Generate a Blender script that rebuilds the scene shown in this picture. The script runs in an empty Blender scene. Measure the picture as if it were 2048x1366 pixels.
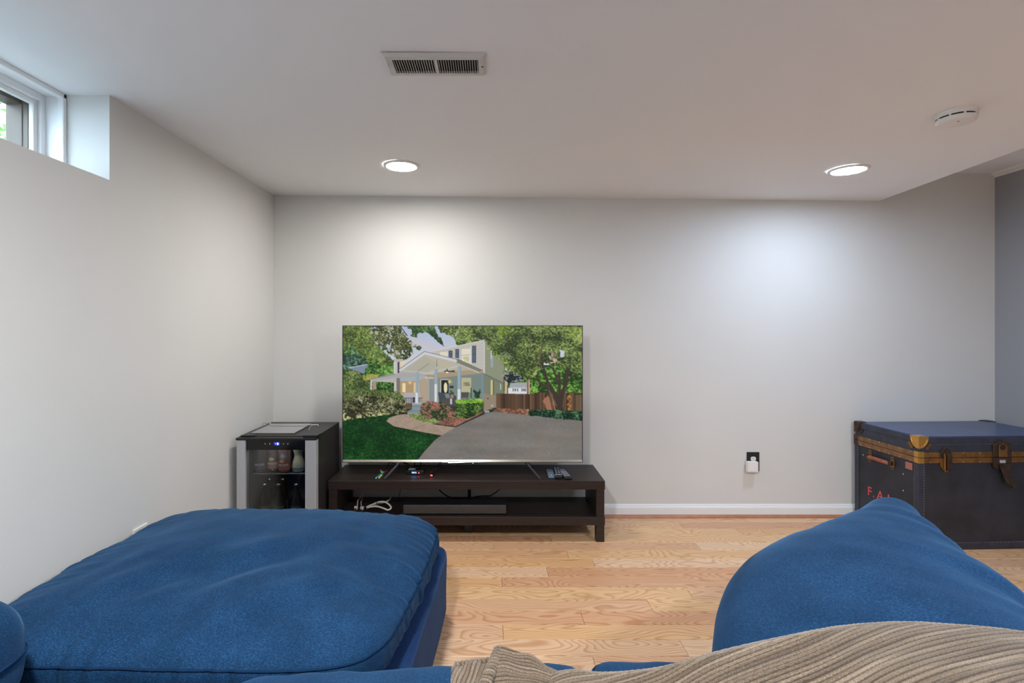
import bpy, bmesh, math, random
import numpy as np
from mathutils import Vector, noise, Matrix

PI = math.pi
random.seed(7)
S = bpy.context.scene
C = S.collection

# ------------------------------------------------------------------ camera
# pixel model (2048x1366): u = 981 + 1024*X/Y ; v = 654 - 1024*(Z-1.24)/Y
CAM_Z = 1.24
cd = bpy.data.cameras.new('camera')
cd.sensor_width = 36.0
cd.lens = 18.0
cd.shift_x = 43.0 / 2048.0
cd.shift_y = -29.0 / 2048.0
cd.clip_start = 0.02
cam = bpy.data.objects.new('camera', cd)
C.objects.link(cam)
cam.location = (0, 0, CAM_Z)
cam.rotation_euler = (PI / 2, 0, 0)
S.camera = cam

# ------------------------------------------------------------------ world, exposure
w = bpy.data.worlds.new('sky')
S.world = w
w.use_nodes = True
bg = w.node_tree.nodes['Background']
bg.inputs[0].default_value = (0.62, 0.79, 1.0, 1)
bg.inputs[1].default_value = 5.6
S.view_settings.view_transform = 'Standard'
S.view_settings.look = 'None'
S.view_settings.gamma = 1.0
S.view_settings.use_curve_mapping = False
EXPO = 1.15
S.view_settings.exposure = EXPO
# strength of the recessed LED discs (each lamp is built further down); colour left / right / rear (rear pair unseen, added as fill)
LAMP = 102.0
FILL_REAR = 410.0
LAMP_WARM = (1.0, 0.97, 0.92)
LAMP_COOL = (0.64, 0.79, 1.0)
FILL_MID = (0.935, 0.955, 0.97)
FILL_REAR_COOL = (0.78, 0.87, 1.0)

# ------------------------------------------------------------------ room numbers
YB = 3.35           # back wall
XL = -1.42          # left wall
XR = 3.30           # right wall
YR = -1.7           # wall behind the camera
ZU = 2.2475         # upper ceiling
def zc(x):          # the low ceiling drops slightly to the right
    return 2.104 - 0.0101 * (x - XL)
def edge_x(y):      # free edge of the low ceiling
    return 2.54 - 0.0846 * (YB - y)
def at(u, v, y):    # photo pixel at a distance -> point
    return Vector(((u - 981) * y / 1024.0, y, CAM_Z - (v - 654) * y / 1024.0))

# ------------------------------------------------------------------ helpers
def lin(c):
    c = c / 255.0
    return c / 12.92 if c <= 0.04045 else ((c + 0.055) / 1.055) ** 2.4
def rgb(r, g, b):
    return (lin(r), lin(g), lin(b), 1.0)

class MB:
    def __init__(s):
        s.v = []; s.f = []
    def add(s, vs, fs):
        o = len(s.v)
        s.v += [tuple(p) for p in vs]
        s.f += [tuple(i + o for i in f) for f in fs]
        return s
    def box(s, x0, x1, y0, y1, z0, z1):
        return s.add([(x0,y0,z0),(x1,y0,z0),(x1,y1,z0),(x0,y1,z0),(x0,y0,z1),(x1,y0,z1),(x1,y1,z1),(x0,y1,z1)],
                     [(0,3,2,1),(4,5,6,7),(0,1,5,4),(1,2,6,5),(2,3,7,6),(3,0,4,7)])
    def hexa(s, b, t):   # 4 bottom points, 4 top points (ccw from above)
        return s.add(list(b) + list(t), [(0,3,2,1),(4,5,6,7),(0,1,5,4),(1,2,6,5),(2,3,7,6),(3,0,4,7)])
    def cyl(s, p0, p1, r0, r1=None, n=16):
        r1 = r0 if r1 is None else r1
        p0 = Vector(p0); p1 = Vector(p1); d = (p1 - p0).normalized()
        a = d.orthogonal().normalized(); b = d.cross(a)
        vs = []
        for p, r in ((p0, r0), (p1, r1)):
            for i in range(n):
                t = 2 * PI * i / n
                vs.append(p + a * (r * math.cos(t)) + b * (r * math.sin(t)))
        fs = [tuple(range(n - 1, -1, -1)), tuple(range(n, 2 * n))]
        fs += [(i, (i + 1) % n, n + (i + 1) % n, n + i) for i in range(n)]
        return s.add(vs, fs)
    def lathe(s, c, prof, n=24, axis='z', sx=1.0):
        # prof: (r, h) from bottom to top, closed with caps
        c = Vector(c); vs = []
        for r, h in prof:
            for i in range(n):
                t = 2 * PI * i / n
                x, y = r * math.cos(t), r * math.sin(t)
                vs.append(c + (Vector((x * sx, y, h)) if axis == 'z' else Vector((x * sx, -h, y)) if axis == 'y' else Vector((h, x * sx, y))))
        m = len(prof)
        fs = [tuple(range(n - 1, -1, -1)), tuple(range((m - 1) * n, m * n))]
        for k in range(m - 1):
            fs += [(k*n+i, k*n+(i+1)%n, (k+1)*n+(i+1)%n, (k+1)*n+i) for i in range(n)]
        return s.add(vs, fs)
    def tube(s, pts, r, n=8, closed=False, sub=6, flat=1.0):
        P = [Vector(p) for p in pts]
        if sub > 1:
            Q = []; m = len(P)
            rng = range(m) if closed else range(m - 1)
            for i in rng:
                p0 = P[(i-1) % m] if closed or i > 0 else P[0]
                p1 = P[i]; p2 = P[(i+1) % m]
                p3 = P[(i+2) % m] if closed or i + 2 < m else P[-1]
                for k in range(sub):
                    t = k / sub
                    Q.append(0.5*((2*p1) + (p2-p0)*t + (2*p0-5*p1+4*p2-p3)*t*t + (3*p1-p0-3*p2+p3)*t**3))
            if not closed: Q.append(P[-1])
            P = Q
        m = len(P); vs = []
        a = None
        for i in range(m):
            d = (P[(i+1) % m] - P[i-1]) if closed else (P[min(i+1, m-1)] - P[max(i-1, 0)])
            d.normalize()
            if a is None: a = d.orthogonal().normalized()
            a = (a - d * a.dot(d))
            if a.length < 1e-6: a = d.orthogonal()
            a.normalize()
            b = d.cross(a)
            for k in range(n):
                t = 2 * PI * k / n
                vs.append(P[i] + a * (r * math.cos(t)) + b * (r * flat * math.sin(t)))
        fs = []
        for i in range(m if closed else m - 1):
            j = (i + 1) % m
            fs += [(i*n+k, i*n+(k+1)%n, j*n+(k+1)%n, j*n+k) for k in range(n)]
        if not closed:
            fs += [tuple(range(n-1, -1, -1)), tuple(range((m-1)*n, m*n))]
        return s.add(vs, fs)
    def prism(s, poly, d):   # 3-D polygon extruded by vector d
        n = len(poly); d = Vector(d)
        vs = [Vector(p) for p in poly] + [Vector(p) + d for p in poly]
        fs = [tuple(range(n-1, -1, -1)), tuple(range(n, 2*n))]
        fs += [(i, (i+1) % n, n+(i+1) % n, n+i) for i in range(n)]
        return s.add(vs, fs)
    def build(s, name, mat, parent=None, org=(0,0,0), bevel=0, seg=2, smooth=False, fixn=True):
        me = bpy.data.meshes.new(name)
        ox, oy, oz = org
        me.from_pydata([(a-ox, b-oy, c-oz) for a, b, c in s.v], [], s.f)
        if fixn:
            bm = bmesh.new(); bm.from_mesh(me)
            bmesh.ops.recalc_face_normals(bm, faces=bm.faces)
            bm.to_mesh(me); bm.free()
        me.materials.append(mat)
        ob = bpy.data.objects.new(name, me)
        C.objects.link(ob)
        if parent is not None: ob.parent = parent
        if smooth:
            me.shade_smooth()
        if bevel:
            m = ob.modifiers.new('bevel', 'BEVEL')
            m.width = bevel; m.segments = seg; m.limit_method = 'ANGLE'; m.angle_limit = 0.7
        return ob

def smooth_angle(ob, ang=0.7):
    me = ob.data
    me.shade_smooth()
    me.set_sharp_from_angle(angle=ang)
    return ob

def tag(o, label, cat=None, group=None, kind=None):
    o['label'] = label
    if cat: o['category'] = cat
    if group: o['group'] = group
    if kind: o['kind'] = kind
    return o
def thing(name, loc, label, cat, group=None):
    o = bpy.data.objects.new(name, None)
    o.empty_display_size = 0.05
    C.objects.link(o)
    o.location = loc
    return tag(o, label, cat, group)
def struct(o, label):
    o['kind'] = 'structure'; o['label'] = label
    return o

def text_mesh(txt, size, depth):
    cu = bpy.data.curves.new('lettering', 'FONT')
    cu.body = txt; cu.size = size; cu.extrude = depth; cu.align_x = 'CENTER'
    tmp = bpy.data.objects.new('lettering_tmp', cu)
    C.objects.link(tmp)
    dg = bpy.context.evaluated_depsgraph_get()
    me = bpy.data.meshes.new_from_object(tmp.evaluated_get(dg))
    bpy.data.objects.remove(tmp)
    return me

# ------------------------------------------------------------------ materials
def nmat(name, base=(0.8,0.8,0.8,1), rough=0.5, metal=0.0, spec=0.5, sheen=0.0, coat=0.0, bump=None, var=None, emit=None, estr=0.0):
    """principled with optional noise bump (scale, strength, dist) and colour variation (scale, colour2, contrast)"""
    m = bpy.data.materials.new(name)
    m.use_nodes = True
    nt = m.node_tree; N = nt.nodes; L = nt.links
    p = N['Principled BSDF']
    p.inputs['Base Color'].default_value = base
    p.inputs['Roughness'].default_value = rough
    p.inputs['Metallic'].default_value = metal
    p.inputs['Specular IOR Level'].default_value = spec
    if sheen:
        p.inputs['Sheen Weight'].default_value = sheen
        p.inputs['Sheen Roughness'].default_value = 0.4
    if coat:
        p.inputs['Coat Weight'].default_value = coat
    if emit:
        p.inputs['Emission Color'].default_value = emit
        p.inputs['Emission Strength'].default_value = estr
    tc = N.new('ShaderNodeTexCoord')
    if bump:
        n = N.new('ShaderNodeTexNoise'); n.inputs['Scale'].default_value = bump[0]; n.inputs['Detail'].default_value = 4
        L.new(tc.outputs['Object'], n.inputs['Vector'])
        b = N.new('ShaderNodeBump'); b.inputs['Strength'].default_value = bump[1]; b.inputs['Distance'].default_value = bump[2]
        L.new(n.outputs['Fac'], b.inputs['Height']); L.new(b.outputs['Normal'], p.inputs['Normal'])
    if var:
        n = N.new('ShaderNodeTexNoise'); n.inputs['Scale'].default_value = var[0]; n.inputs['Detail'].default_value = 5
        L.new(tc.outputs['Object'], n.inputs['Vector'])
        r = N.new('ShaderNodeMapRange'); r.inputs['From Min'].default_value = 0.5 - var[2]; r.inputs['From Max'].default_value = 0.5 + var[2]
        L.new(n.outputs['Fac'], r.inputs['Value'])
        mx = N.new('ShaderNodeMix'); mx.data_type = 'RGBA'
        mx.inputs['A'].default_value = base; mx.inputs['B'].default_value = var[1]
        L.new(r.outputs['Result'], mx.inputs['Factor']); L.new(mx.outputs['Result'], p.inputs['Base Color'])
    return m

M = {}
M['wall'] = nmat('wall_paint', rgb(221, 220, 217), 0.85, spec=0.12, bump=(55, 0.06, 0.004), var=(1.3, rgb(215, 214, 210), 0.3))
M['wallgrey'] = nmat('grey_wall_paint', rgb(158, 159, 162), 0.85, spec=0.12, bump=(55, 0.06, 0.004), var=(1.3, rgb(152, 153, 157), 0.3))
M['ceil'] = nmat('ceiling_paint', rgb(240, 240, 240), 0.7, spec=0.2, bump=(90, 0.06, 0.004))
M['white'] = nmat('white_gloss_paint', rgb(236, 236, 236), 0.3, bump=(40, 0.03, 0.002))
M['plastic'] = nmat('white_plastic', rgb(232, 230, 226), 0.35, bump=(200, 0.02, 0.001))
M['vent'] = nmat('vent_enamel', rgb(202, 197, 190), 0.4, bump=(150, 0.03, 0.001))
M['dark'] = nmat('dark_void', rgb(26, 24, 22), 0.8, bump=(60, 0.05, 0.002))
M['blackp'] = nmat('black_plastic', rgb(22, 22, 24), 0.38, bump=(250, 0.03, 0.001))
M['blackg'] = nmat('black_gloss', rgb(14, 14, 16), 0.12, bump=(60, 0.01, 0.001))
M['rubber'] = nmat('cable_rubber', rgb(20, 20, 21), 0.55, bump=(250, 0.03, 0.001))
M['whitecable'] = nmat('white_cable', rgb(214, 204, 190), 0.5, bump=(250, 0.03, 0.001))
M['silver'] = nmat('brushed_silver', rgb(186, 187, 191), 0.38, metal=0.25, bump=(120, 0.03, 0.001))
M['chrome'] = nmat('chrome_wire', rgb(205, 205, 208), 0.22, metal=0.9, bump=(90, 0.01, 0.001))
M['gunmetal'] = nmat('gunmetal', rgb(92, 92, 98), 0.32, metal=0.7, bump=(120, 0.02, 0.001))

def woodgrain_dark():
    m = nmat('black_brown_veneer', rgb(38, 28, 25), 0.42, bump=(300, 0.02, 0.001))
    nt = m.node_tree; N = nt.nodes; L = nt.links; p = N['Principled BSDF']
    tc = N.new('ShaderNodeTexCoord'); mp = N.new('ShaderNodeMapping'); mp.inputs['Scale'].default_value = (2.5, 120, 120)
    L.new(tc.outputs['Object'], mp.inputs['Vector'])
    n = N.new('ShaderNodeTexNoise'); n.inputs['Scale'].default_value = 1.0; n.inputs['Detail'].default_value = 3
    L.new(mp.outputs['Vector'], n.inputs['Vector'])
    r = N.new('ShaderNodeValToRGB')
    r.color_ramp.elements[0].position = 0.3; r.color_ramp.elements[0].color = rgb(30, 22, 20)
    r.color_ramp.elements[1].position = 0.75; r.color_ramp.elements[1].color = rgb(50, 38, 34)
    L.new(n.outputs['Fac'], r.inputs['Fac']); L.new(r.outputs['Color'], p.inputs['Base Color'])
    return m
M['stand'] = woodgrain_dark()

def oak():
    m = bpy.data.materials.new('oak_plank'); m.use_nodes = True
    nt = m.node_tree; N = nt.nodes; L = nt.links; p = N['Principled BSDF']
    p.inputs['Roughness'].default_value = 0.30
    p.inputs['Specular IOR Level'].default_value = 0.45
    tc = N.new('ShaderNodeTexCoord'); oi = N.new('ShaderNodeObjectInfo')
    # object coordinates in metres shifted by the plank's own random number
    comb = N.new('ShaderNodeCombineXYZ')
    mul = N.new('ShaderNodeMath'); mul.operation = 'MULTIPLY'; mul.inputs[1].default_value = 91.0
    L.new(oi.outputs['Random'], mul.inputs[0]); L.new(mul.outputs[0], comb.inputs['Z']); L.new(mul.outputs[0], comb.inputs['X'])
    add = N.new('ShaderNodeVectorMath'); add.operation = 'ADD'
    L.new(tc.outputs['Object'], add.inputs[0]); L.new(comb.outputs[0], add.inputs[1])
    mp = N.new('ShaderNodeMapping'); mp.inputs['Scale'].default_value = (2.1, 8.0, 1.0)
    L.new(add.outputs[0], mp.inputs['Vector'])
    n = N.new('ShaderNodeTexNoise'); n.inputs['Scale'].default_value = 1.0; n.inputs['Detail'].default_value = 1.2; n.inputs['Roughness'].default_value = 0.35
    L.new(mp.outputs[0], n.inputs['Vector'])
    k = N.new('ShaderNodeMath'); k.operation = 'MULTIPLY'; k.inputs[1].default_value = 24.0
    L.new(n.outputs['Fac'], k.inputs[0])
    fr = N.new('ShaderNodeMath'); fr.operation = 'FRACT'; L.new(k.outputs[0], fr.inputs[0])
    ring = N.new('ShaderNodeValToRGB')
    e = ring.color_ramp.elements
    e[0].position = 0.0; e[0].color = (0.12, 0.12, 0.12, 1)
    e[1].position = 1.0; e[1].color = (0.0, 0.0, 0.0, 1)
    x = e.new(0.45); x.color = (0.25, 0.25, 0.25, 1)
    x = e.new(0.80); x.color = (1, 1, 1, 1)
    L.new(fr.outputs[0], ring.inputs['Fac'])
    # fibres
    mp2 = N.new('ShaderNodeMapping'); mp2.inputs['Scale'].default_value = (9, 330, 1)
    L.new(add.outputs[0], mp2.inputs['Vector'])
    n2 = N.new('ShaderNodeTexNoise'); n2.inputs['Scale'].default_value = 1; n2.inputs['Detail'].default_value = 3
    L.new(mp2.outputs[0], n2.inputs['Vector'])
    # plank tone
    tone = N.new('ShaderNodeValToRGB')
    te = tone.color_ramp.elements
    te[0].position = 0; te[0].color = rgb(230, 186, 138)
    te[1].position = 1; te[1].color = rgb(224, 180, 142)
    x = te.new(0.25); x.color = rgb(235, 198, 152)
    x = te.new(0.5); x.color = rgb(220, 172, 134)
    x = te.new(0.75); x.color = rgb(240, 208, 174)
    L.new(oi.outputs['Random'], tone.inputs['Fac'])
    mx = N.new('ShaderNodeMix'); mx.data_type = 'RGBA'; mx.blend_type = 'MULTIPLY'
    mx.inputs['B'].default_value = (0.66, 0.50, 0.38, 1)
    mf = N.new('ShaderNodeMath'); mf.operation = 'MULTIPLY'; mf.inputs[1].default_value = 0.85
    L.new(ring.outputs['Color'], mf.inputs[0]); L.new(mf.outputs[0], mx.inputs['Factor'])
    L.new(tone.outputs['Color'], mx.inputs['A'])
    mr = N.new('ShaderNodeMapRange'); mr.inputs['From Min'].default_value = 0.35; mr.inputs['From Max'].default_value = 0.75
    mr.inputs['To Min'].default_value = 0.0; mr.inputs['To Max'].default_value = 0.35
    L.new(n2.outputs['Fac'], mr.inputs['Value'])
    mx2 = N.new('ShaderNodeMix'); mx2.data_type = 'RGBA'; mx2.blend_type = 'MULTIPLY'; mx2.inputs['B'].default_value = (0.68, 0.52, 0.40, 1)
    L.new(mr.outputs[0], mx2.inputs['Factor']); L.new(mx.outputs['Result'], mx2.inputs['A'])
    L.new(mx2.outputs['Result'], p.inputs['Base Color'])
    b = N.new('ShaderNodeBump'); b.inputs['Strength'].default_value = 0.05; b.inputs['Distance'].default_value = 0.002
    L.new(n2.outputs['Fac'], b.inputs['Height']); L.new(b.outputs[0], p.inputs['Normal'])
    return m
M['oak'] = oak()
M['joint'] = nmat('plank_joint', rgb(120, 82, 55), 0.7, bump=(80, 0.05, 0.002))
M['shoe'] = nmat('shoe_moulding_oak', rgb(186, 128, 92), 0.4, bump=(200, 0.03, 0.001), var=(20, rgb(168, 110, 76), 0.25))

def fabric(name, c1, c2, c3):
    m = bpy.data.materials.new(name); m.use_nodes = True
    nt = m.node_tree; N = nt.nodes; L = nt.links; p = N['Principled BSDF']
    p.inputs['Roughness'].default_value = 0.85; p.inputs['Specular IOR Level'].default_value = 0.15
    p.inputs['Sheen Weight'].default_value = 0.35; p.inputs['Sheen Roughness'].default_value = 0.35
    p.inputs['Sheen Tint'].default_value = rgb(120, 170, 220)
    tc = N.new('ShaderNodeTexCoord')
    mp = N.new('ShaderNodeMapping'); mp.inputs['Scale'].default_value = (1.0, 2.2, 2.2); mp.inputs['Rotation'].default_value = (0, 0.2, 0.4)
    L.new(tc.outputs['Object'], mp.inputs['Vector'])
    n = N.new('ShaderNodeTexNoise'); n.inputs['Scale'].default_value = 190; n.inputs['Detail'].default_value = 5; n.inputs['Roughness'].default_value = 0.75
    L.new(mp.outputs[0], n.inputs['Vector'])
    n2 = N.new('ShaderNodeTexNoise'); n2.inputs['Scale'].default_value = 9; n2.inputs['Detail'].default_value = 3
    L.new(tc.outputs['Object'], n2.inputs['Vector'])
    ad = N.new('ShaderNodeMath'); ad.operation = 'MULTIPLY_ADD'; ad.inputs[1].default_value = 0.16
    L.new(n2.outputs['Fac'], ad.inputs[0]); 
    sc = N.new('ShaderNodeMath'); sc.operation = 'MULTIPLY'; sc.inputs[1].default_value = 0.84
    L.new(n.outputs['Fac'], sc.inputs[0]); L.new(sc.outputs[0], ad.inputs[2])
    r = N.new('ShaderNodeValToRGB'); e = r.color_ramp.elements
    e[0].position = 0.38; e[0].color = c1
    e[1].position = 0.62; e[1].color = c3
    x = e.new(0.5); x.color = c2
    L.new(ad.outputs[0], r.inputs['Fac']); L.new(r.outputs['Color'], p.inputs['Base Color'])
    b = N.new('ShaderNodeBump'); b.inputs['Strength'].default_value = 0.25; b.inputs['Distance'].default_value = 0.0012
    L.new(n.outputs['Fac'], b.inputs['Height']); L.new(b.outputs[0], p.inputs['Normal'])
    return m
M['blue'] = fabric('blue_velvet', rgb(14, 42, 70), rgb(20, 54, 88), rgb(38, 80, 120))
M['bluebase'] = fabric('blue_velvet_base', rgb(20, 42, 82), rgb(26, 51, 92), rgb(36, 66, 110))
M['seam'] = nmat('blue_seam', rgb(18, 46, 76), 0.9, spec=0.1, bump=(300, 0.1, 0.001))

def throw_mat():
    m = bpy.data.materials.new('taupe_chenille'); m.use_nodes = True
    nt = m.node_tree; N = nt.nodes; L = nt.links; p = N['Principled BSDF']
    p.inputs['Roughness'].default_value = 0.9; p.inputs['Specular IOR Level'].default_value = 0.1
    p.inputs['Sheen Weight'].default_value = 0.3
    uv = N.new('ShaderNodeUVMap'); uv.uv_map = 'UVMap'
    sep = N.new('ShaderNodeSeparateXYZ'); L.new(uv.outputs[0], sep.inputs[0])
    # tone of each rib: noise that only varies across the ribs
    cb = N.new('ShaderNodeCombineXYZ'); L.new(sep.outputs['X'], cb.inputs['X'])
    my = N.new('ShaderNodeMath'); my.operation = 'MULTIPLY'; my.inputs[1].default_value = 0.03
    L.new(sep.outputs['Y'], my.inputs[0]); L.new(my.outputs[0], cb.inputs['Y'])
    n = N.new('ShaderNodeTexNoise'); n.inputs['Scale'].default_value = 95; n.inputs['Detail'].default_value = 2
    L.new(cb.outputs[0], n.inputs['Vector'])
    # yarn flecks
    n2 = N.new('ShaderNodeTexNoise'); n2.inputs['Scale'].default_value = 420; n2.inputs['Detail'].default_value = 4; n2.inputs['Roughness'].default_value = 0.8
    L.new(uv.outputs[0], n2.inputs['Vector'])
    a = N.new('ShaderNodeMath'); a.operation = 'MULTIPLY_ADD'; a.inputs[1].default_value = 0.42
    s2 = N.new('ShaderNodeMath'); s2.operation = 'MULTIPLY'; s2.inputs[1].default_value = 0.58
    L.new(n2.outputs['Fac'], s2.inputs[0]); L.new(n.outputs['Fac'], a.inputs[0]); L.new(s2.outputs[0], a.inputs[2])
    r = N.new('ShaderNodeValToRGB'); e = r.color_ramp.elements
    e[0].position = 0.36; e[0].color = rgb(70, 58, 47)
    e[1].position = 0.66; e[1].color = rgb(166, 150, 131)
    x = e.new(0.5); x.color = rgb(116, 100, 83)
    L.new(a.outputs[0], r.inputs['Fac']); L.new(r.outputs['Color'], p.inputs['Base Color'])
    w1 = N.new('ShaderNodeMath'); w1.operation = 'MULTIPLY'; w1.inputs[1].default_value = 2*PI/0.0085
    L.new(sep.outputs['X'], w1.inputs[0])
    w2 = N.new('ShaderNodeMath'); w2.operation = 'SINE'; L.new(w1.outputs[0], w2.inputs[0])
    w3 = N.new('ShaderNodeMapRange'); w3.inputs['From Min'].default_value = -1.0; w3.inputs['From Max'].default_value = -0.2
    w3.inputs['To Min'].default_value = -0.13; w3.inputs['To Max'].default_value = 0.0  # grooves also darkened in colour, painting shade between the ribs
    L.new(w2.outputs[0], w3.inputs['Value'])
    w4 = N.new('ShaderNodeMath'); w4.operation = 'ADD'; L.new(a.outputs[0], w4.inputs[0]); L.new(w3.outputs[0], w4.inputs[1])
    L.new(w4.outputs[0], r.inputs['Fac'])
    b = N.new('ShaderNodeBump'); b.inputs['Strength'].default_value = 0.5; b.inputs['Distance'].default_value = 0.002
    L.new(w4.outputs[0], b.inputs['Height']); L.new(b.outputs[0], p.inputs['Normal'])
    return m
M['throw'] = throw_mat()

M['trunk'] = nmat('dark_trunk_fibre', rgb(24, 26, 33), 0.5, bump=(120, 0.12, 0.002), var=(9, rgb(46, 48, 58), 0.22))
M['trunktop'] = nmat('blue_trunk_fibre_sheen', rgb(44, 62, 100), 0.32, bump=(90, 0.06, 0.002), var=(14, rgb(60, 80, 120), 0.22))  # blue lid fibre, colour lightened to carry the reflection on top
M['trunkedge'] = nmat('trunk_edge_binding', rgb(36, 40, 54), 0.5, bump=(140, 0.1, 0.002), var=(20, rgb(52, 56, 72), 0.25))
M['brass'] = nmat('aged_brass', rgb(156, 112, 62), 0.4, metal=0.75, bump=(160, 0.06, 0.001), var=(25, rgb(120, 84, 50), 0.2))
M['brassband'] = nmat('brass_band', rgb(150, 112, 78), 0.42, metal=0.6, bump=(160, 0.05, 0.001), var=(30, rgb(122, 88, 60), 0.2))
M['brassnew'] = nmat('polished_brass', rgb(204, 156, 84), 0.24, metal=0.9, bump=(80, 0.03, 0.001))
M['bronze'] = nmat('dark_bronze', rgb(92, 72, 58), 0.42, metal=0.7, bump=(160, 0.08, 0.001), var=(40, rgb(64, 50, 44), 0.2))
M['leather'] = nmat('tan_leather', rgb(162, 92, 66), 0.5, bump=(180, 0.15, 0.002), var=(60, rgb(128, 66, 46), 0.2))
M['redpaint'] = nmat('red_lettering', rgb(226, 84, 78), 0.5, bump=(200, 0.05, 0.001))
M['tagred'] = nmat('copper_tag', rgb(172, 112, 96), 0.45, metal=0.3, bump=(200, 0.1, 0.001))

def emitter(name, col, strength):
    m = bpy.data.materials.new(name); m.use_nodes = True
    nt = m.node_tree; N = nt.nodes
    N.remove(N['Principled BSDF'])
    e = N.new('ShaderNodeEmission'); e.inputs['Color'].default_value = (*col[:3], 1); e.inputs['Strength'].default_value = strength
    nt.links.new(e.outputs[0], N['Material Output'].inputs[0])
    return m

def glass(name, tint, gloss=0.08, rough=0.02):
    m = bpy.data.materials.new(name); m.use_nodes = True
    nt = m.node_tree; N = nt.nodes; L = nt.links
    N.remove(N['Principled BSDF'])
    t = N.new('ShaderNodeBsdfTransparent'); t.inputs[0].default_value = tint
    g = N.new('ShaderNodeBsdfGlossy'); g.inputs['Roughness'].default_value = rough
    lw = N.new('ShaderNodeLayerWeight'); lw.inputs['Blend'].default_value = 0.5
    pw = N.new('ShaderNodeMath'); pw.operation = 'POWER'; pw.inputs[1].default_value = 5.0
    L.new(lw.outputs['Facing'], pw.inputs[0])
    ad = N.new('ShaderNodeMath'); ad.operation = 'ADD'; ad.inputs[1].default_value = gloss; ad.use_clamp = True
    L.new(pw.outputs[0], ad.inputs[0])
    mx = N.new('ShaderNodeMixShader'); L.new(ad.outputs[0], mx.inputs[0]); L.new(t.outputs[0], mx.inputs[1]); L.new(g.outputs[0], mx.inputs[2])
    L.new(mx.outputs[0], N['Material Output'].inputs[0])
    return m

# ================================================================== SETTING
# ---- floor: sub-floor slab with real planks
struct_floor = struct(MB().box(XL-0.05, XR+0.05, YR-0.05, YB+0.05, -0.06, -0.0125).build('floor', M['joint']), 'light oak strip floor running across the room')
PW = 0.102
Y0 = 2.948          # a plank seam measured in the photograph
known = {-1: [(1102, 1072)], 0: [(988, 1092), (1396, 1092)], 2: [(1187, 1126)], 3: [(1095, 1145)], 4: [(1004, 1165)], 5: [(1379, 1187)],
         6: [(1299, 1211)], 7: [(1165, 1236)], 8: [(1006, 1264)], 9: [(1368, 1298)]}
rows = []
k = -4
while True:
    yt = Y0 - k * PW
    yb = yt - PW
    if yb < 0.55: break
    rows.append((k, min(yt, YB - 0.012), yb)); k += 1
rr = random.Random(11)
for k, yt, yb in rows:
    if yt - yb < 0.01: continue
    js = [(u - 981) * (yt + yb) / 2 / 1024 for u, v in known.get(k, [])]
    if not js: js = [rr.uniform(-0.6, 1.6)]
    lo, hi = min(js), max(js)
    xs = list(js)
    while lo > XL:
        lo -= rr.uniform(0.85, 1.7); xs.append(max(lo, XL))
    while hi < XR:
        hi += rr.uniform(0.85, 1.7); xs.append(min(hi, XR))
    xs = sorted(set(xs))
    for a, b in zip(xs[:-1], xs[1:]):
        if b - a < 0.02: continue
        g = 0.0006; cx, cy = (a + b) / 2, (yt + yb) / 2; c = 0.0012
        x0, x1, y0_, y1_ = a + g - cx, b - g - cx, yb + g - cy, yt - g - cy
        mb = MB()
        mb.add([(x0,y0_,-0.012),(x1,y0_,-0.012),(x1,y1_,-0.012),(x0,y1_,-0.012),
                (x0,y0_,-c),(x1,y0_,-c),(x1,y1_,-c),(x0,y1_,-c),
                (x0+c,y0_+c,0),(x1-c,y0_+c,0),(x1-c,y1_-c,0),(x0+c,y1_-c,0)],
               [(0,1,5,4),(1,2,6,5),(2,3,7,6),(3,0,4,7),(4,5,9,8),(5,6,10,9),(6,7,11,10),(7,4,8,11),(8,9,10,11),(0,3,2,1)])
        pl = mb.build('plank', M['oak'], struct_floor, fixn=False)
        pl.location = (cx, cy, 0)
ymin = rows[-1][2]
rest = MB()
y = ymin
while y > YR:
    x = XL
    while x < XR:
        x2 = min(XR, x + rr.uniform(0.8, 1.6))
        rest.box(x + 0.0006, x2 - 0.0006, max(y - PW, YR) + 0.0006, y - 0.0006, -0.012, 0)
        x = x2
    y -= PW
rp = rest.build('plank_field', M['oak'], struct_floor, fixn=False); rp['kind'] = 'stuff'

# ---- walls
struct(MB().box(XL-0.3, XR+0.15, YB, YB+0.12, -0.06, 2.45).build('wall_back', M['wall']), 'pale greige painted wall behind the television')
struct(MB().box(XR, XR+0.12, YR, YB, -0.06, 2.45).build('wall_right', M['wallgrey']), 'darker grey painted side wall beyond the trunk')
struct(MB().box(XL-0.3, XR+0.15, YR-0.12, YR, -0.06, 2.45).build('wall_rear', M['wall']), 'greige painted wall opposite the television')
WY0, WY1, WZ0 = 0.62, 1.908, 1.788       # window recess
WT = 0.30
wl = MB()
wl.box(XL-WT, XL, YR, YB, -0.06, WZ0)
wl.box(XL-WT, XL, WY1, YB, WZ0, 2.45)
wl.box(XL-WT, XL, YR, WY0, WZ0, 2.45)
struct(wl.build('wall_left', M['wall']), 'pale warm painted left wall with a high window recess')

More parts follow.
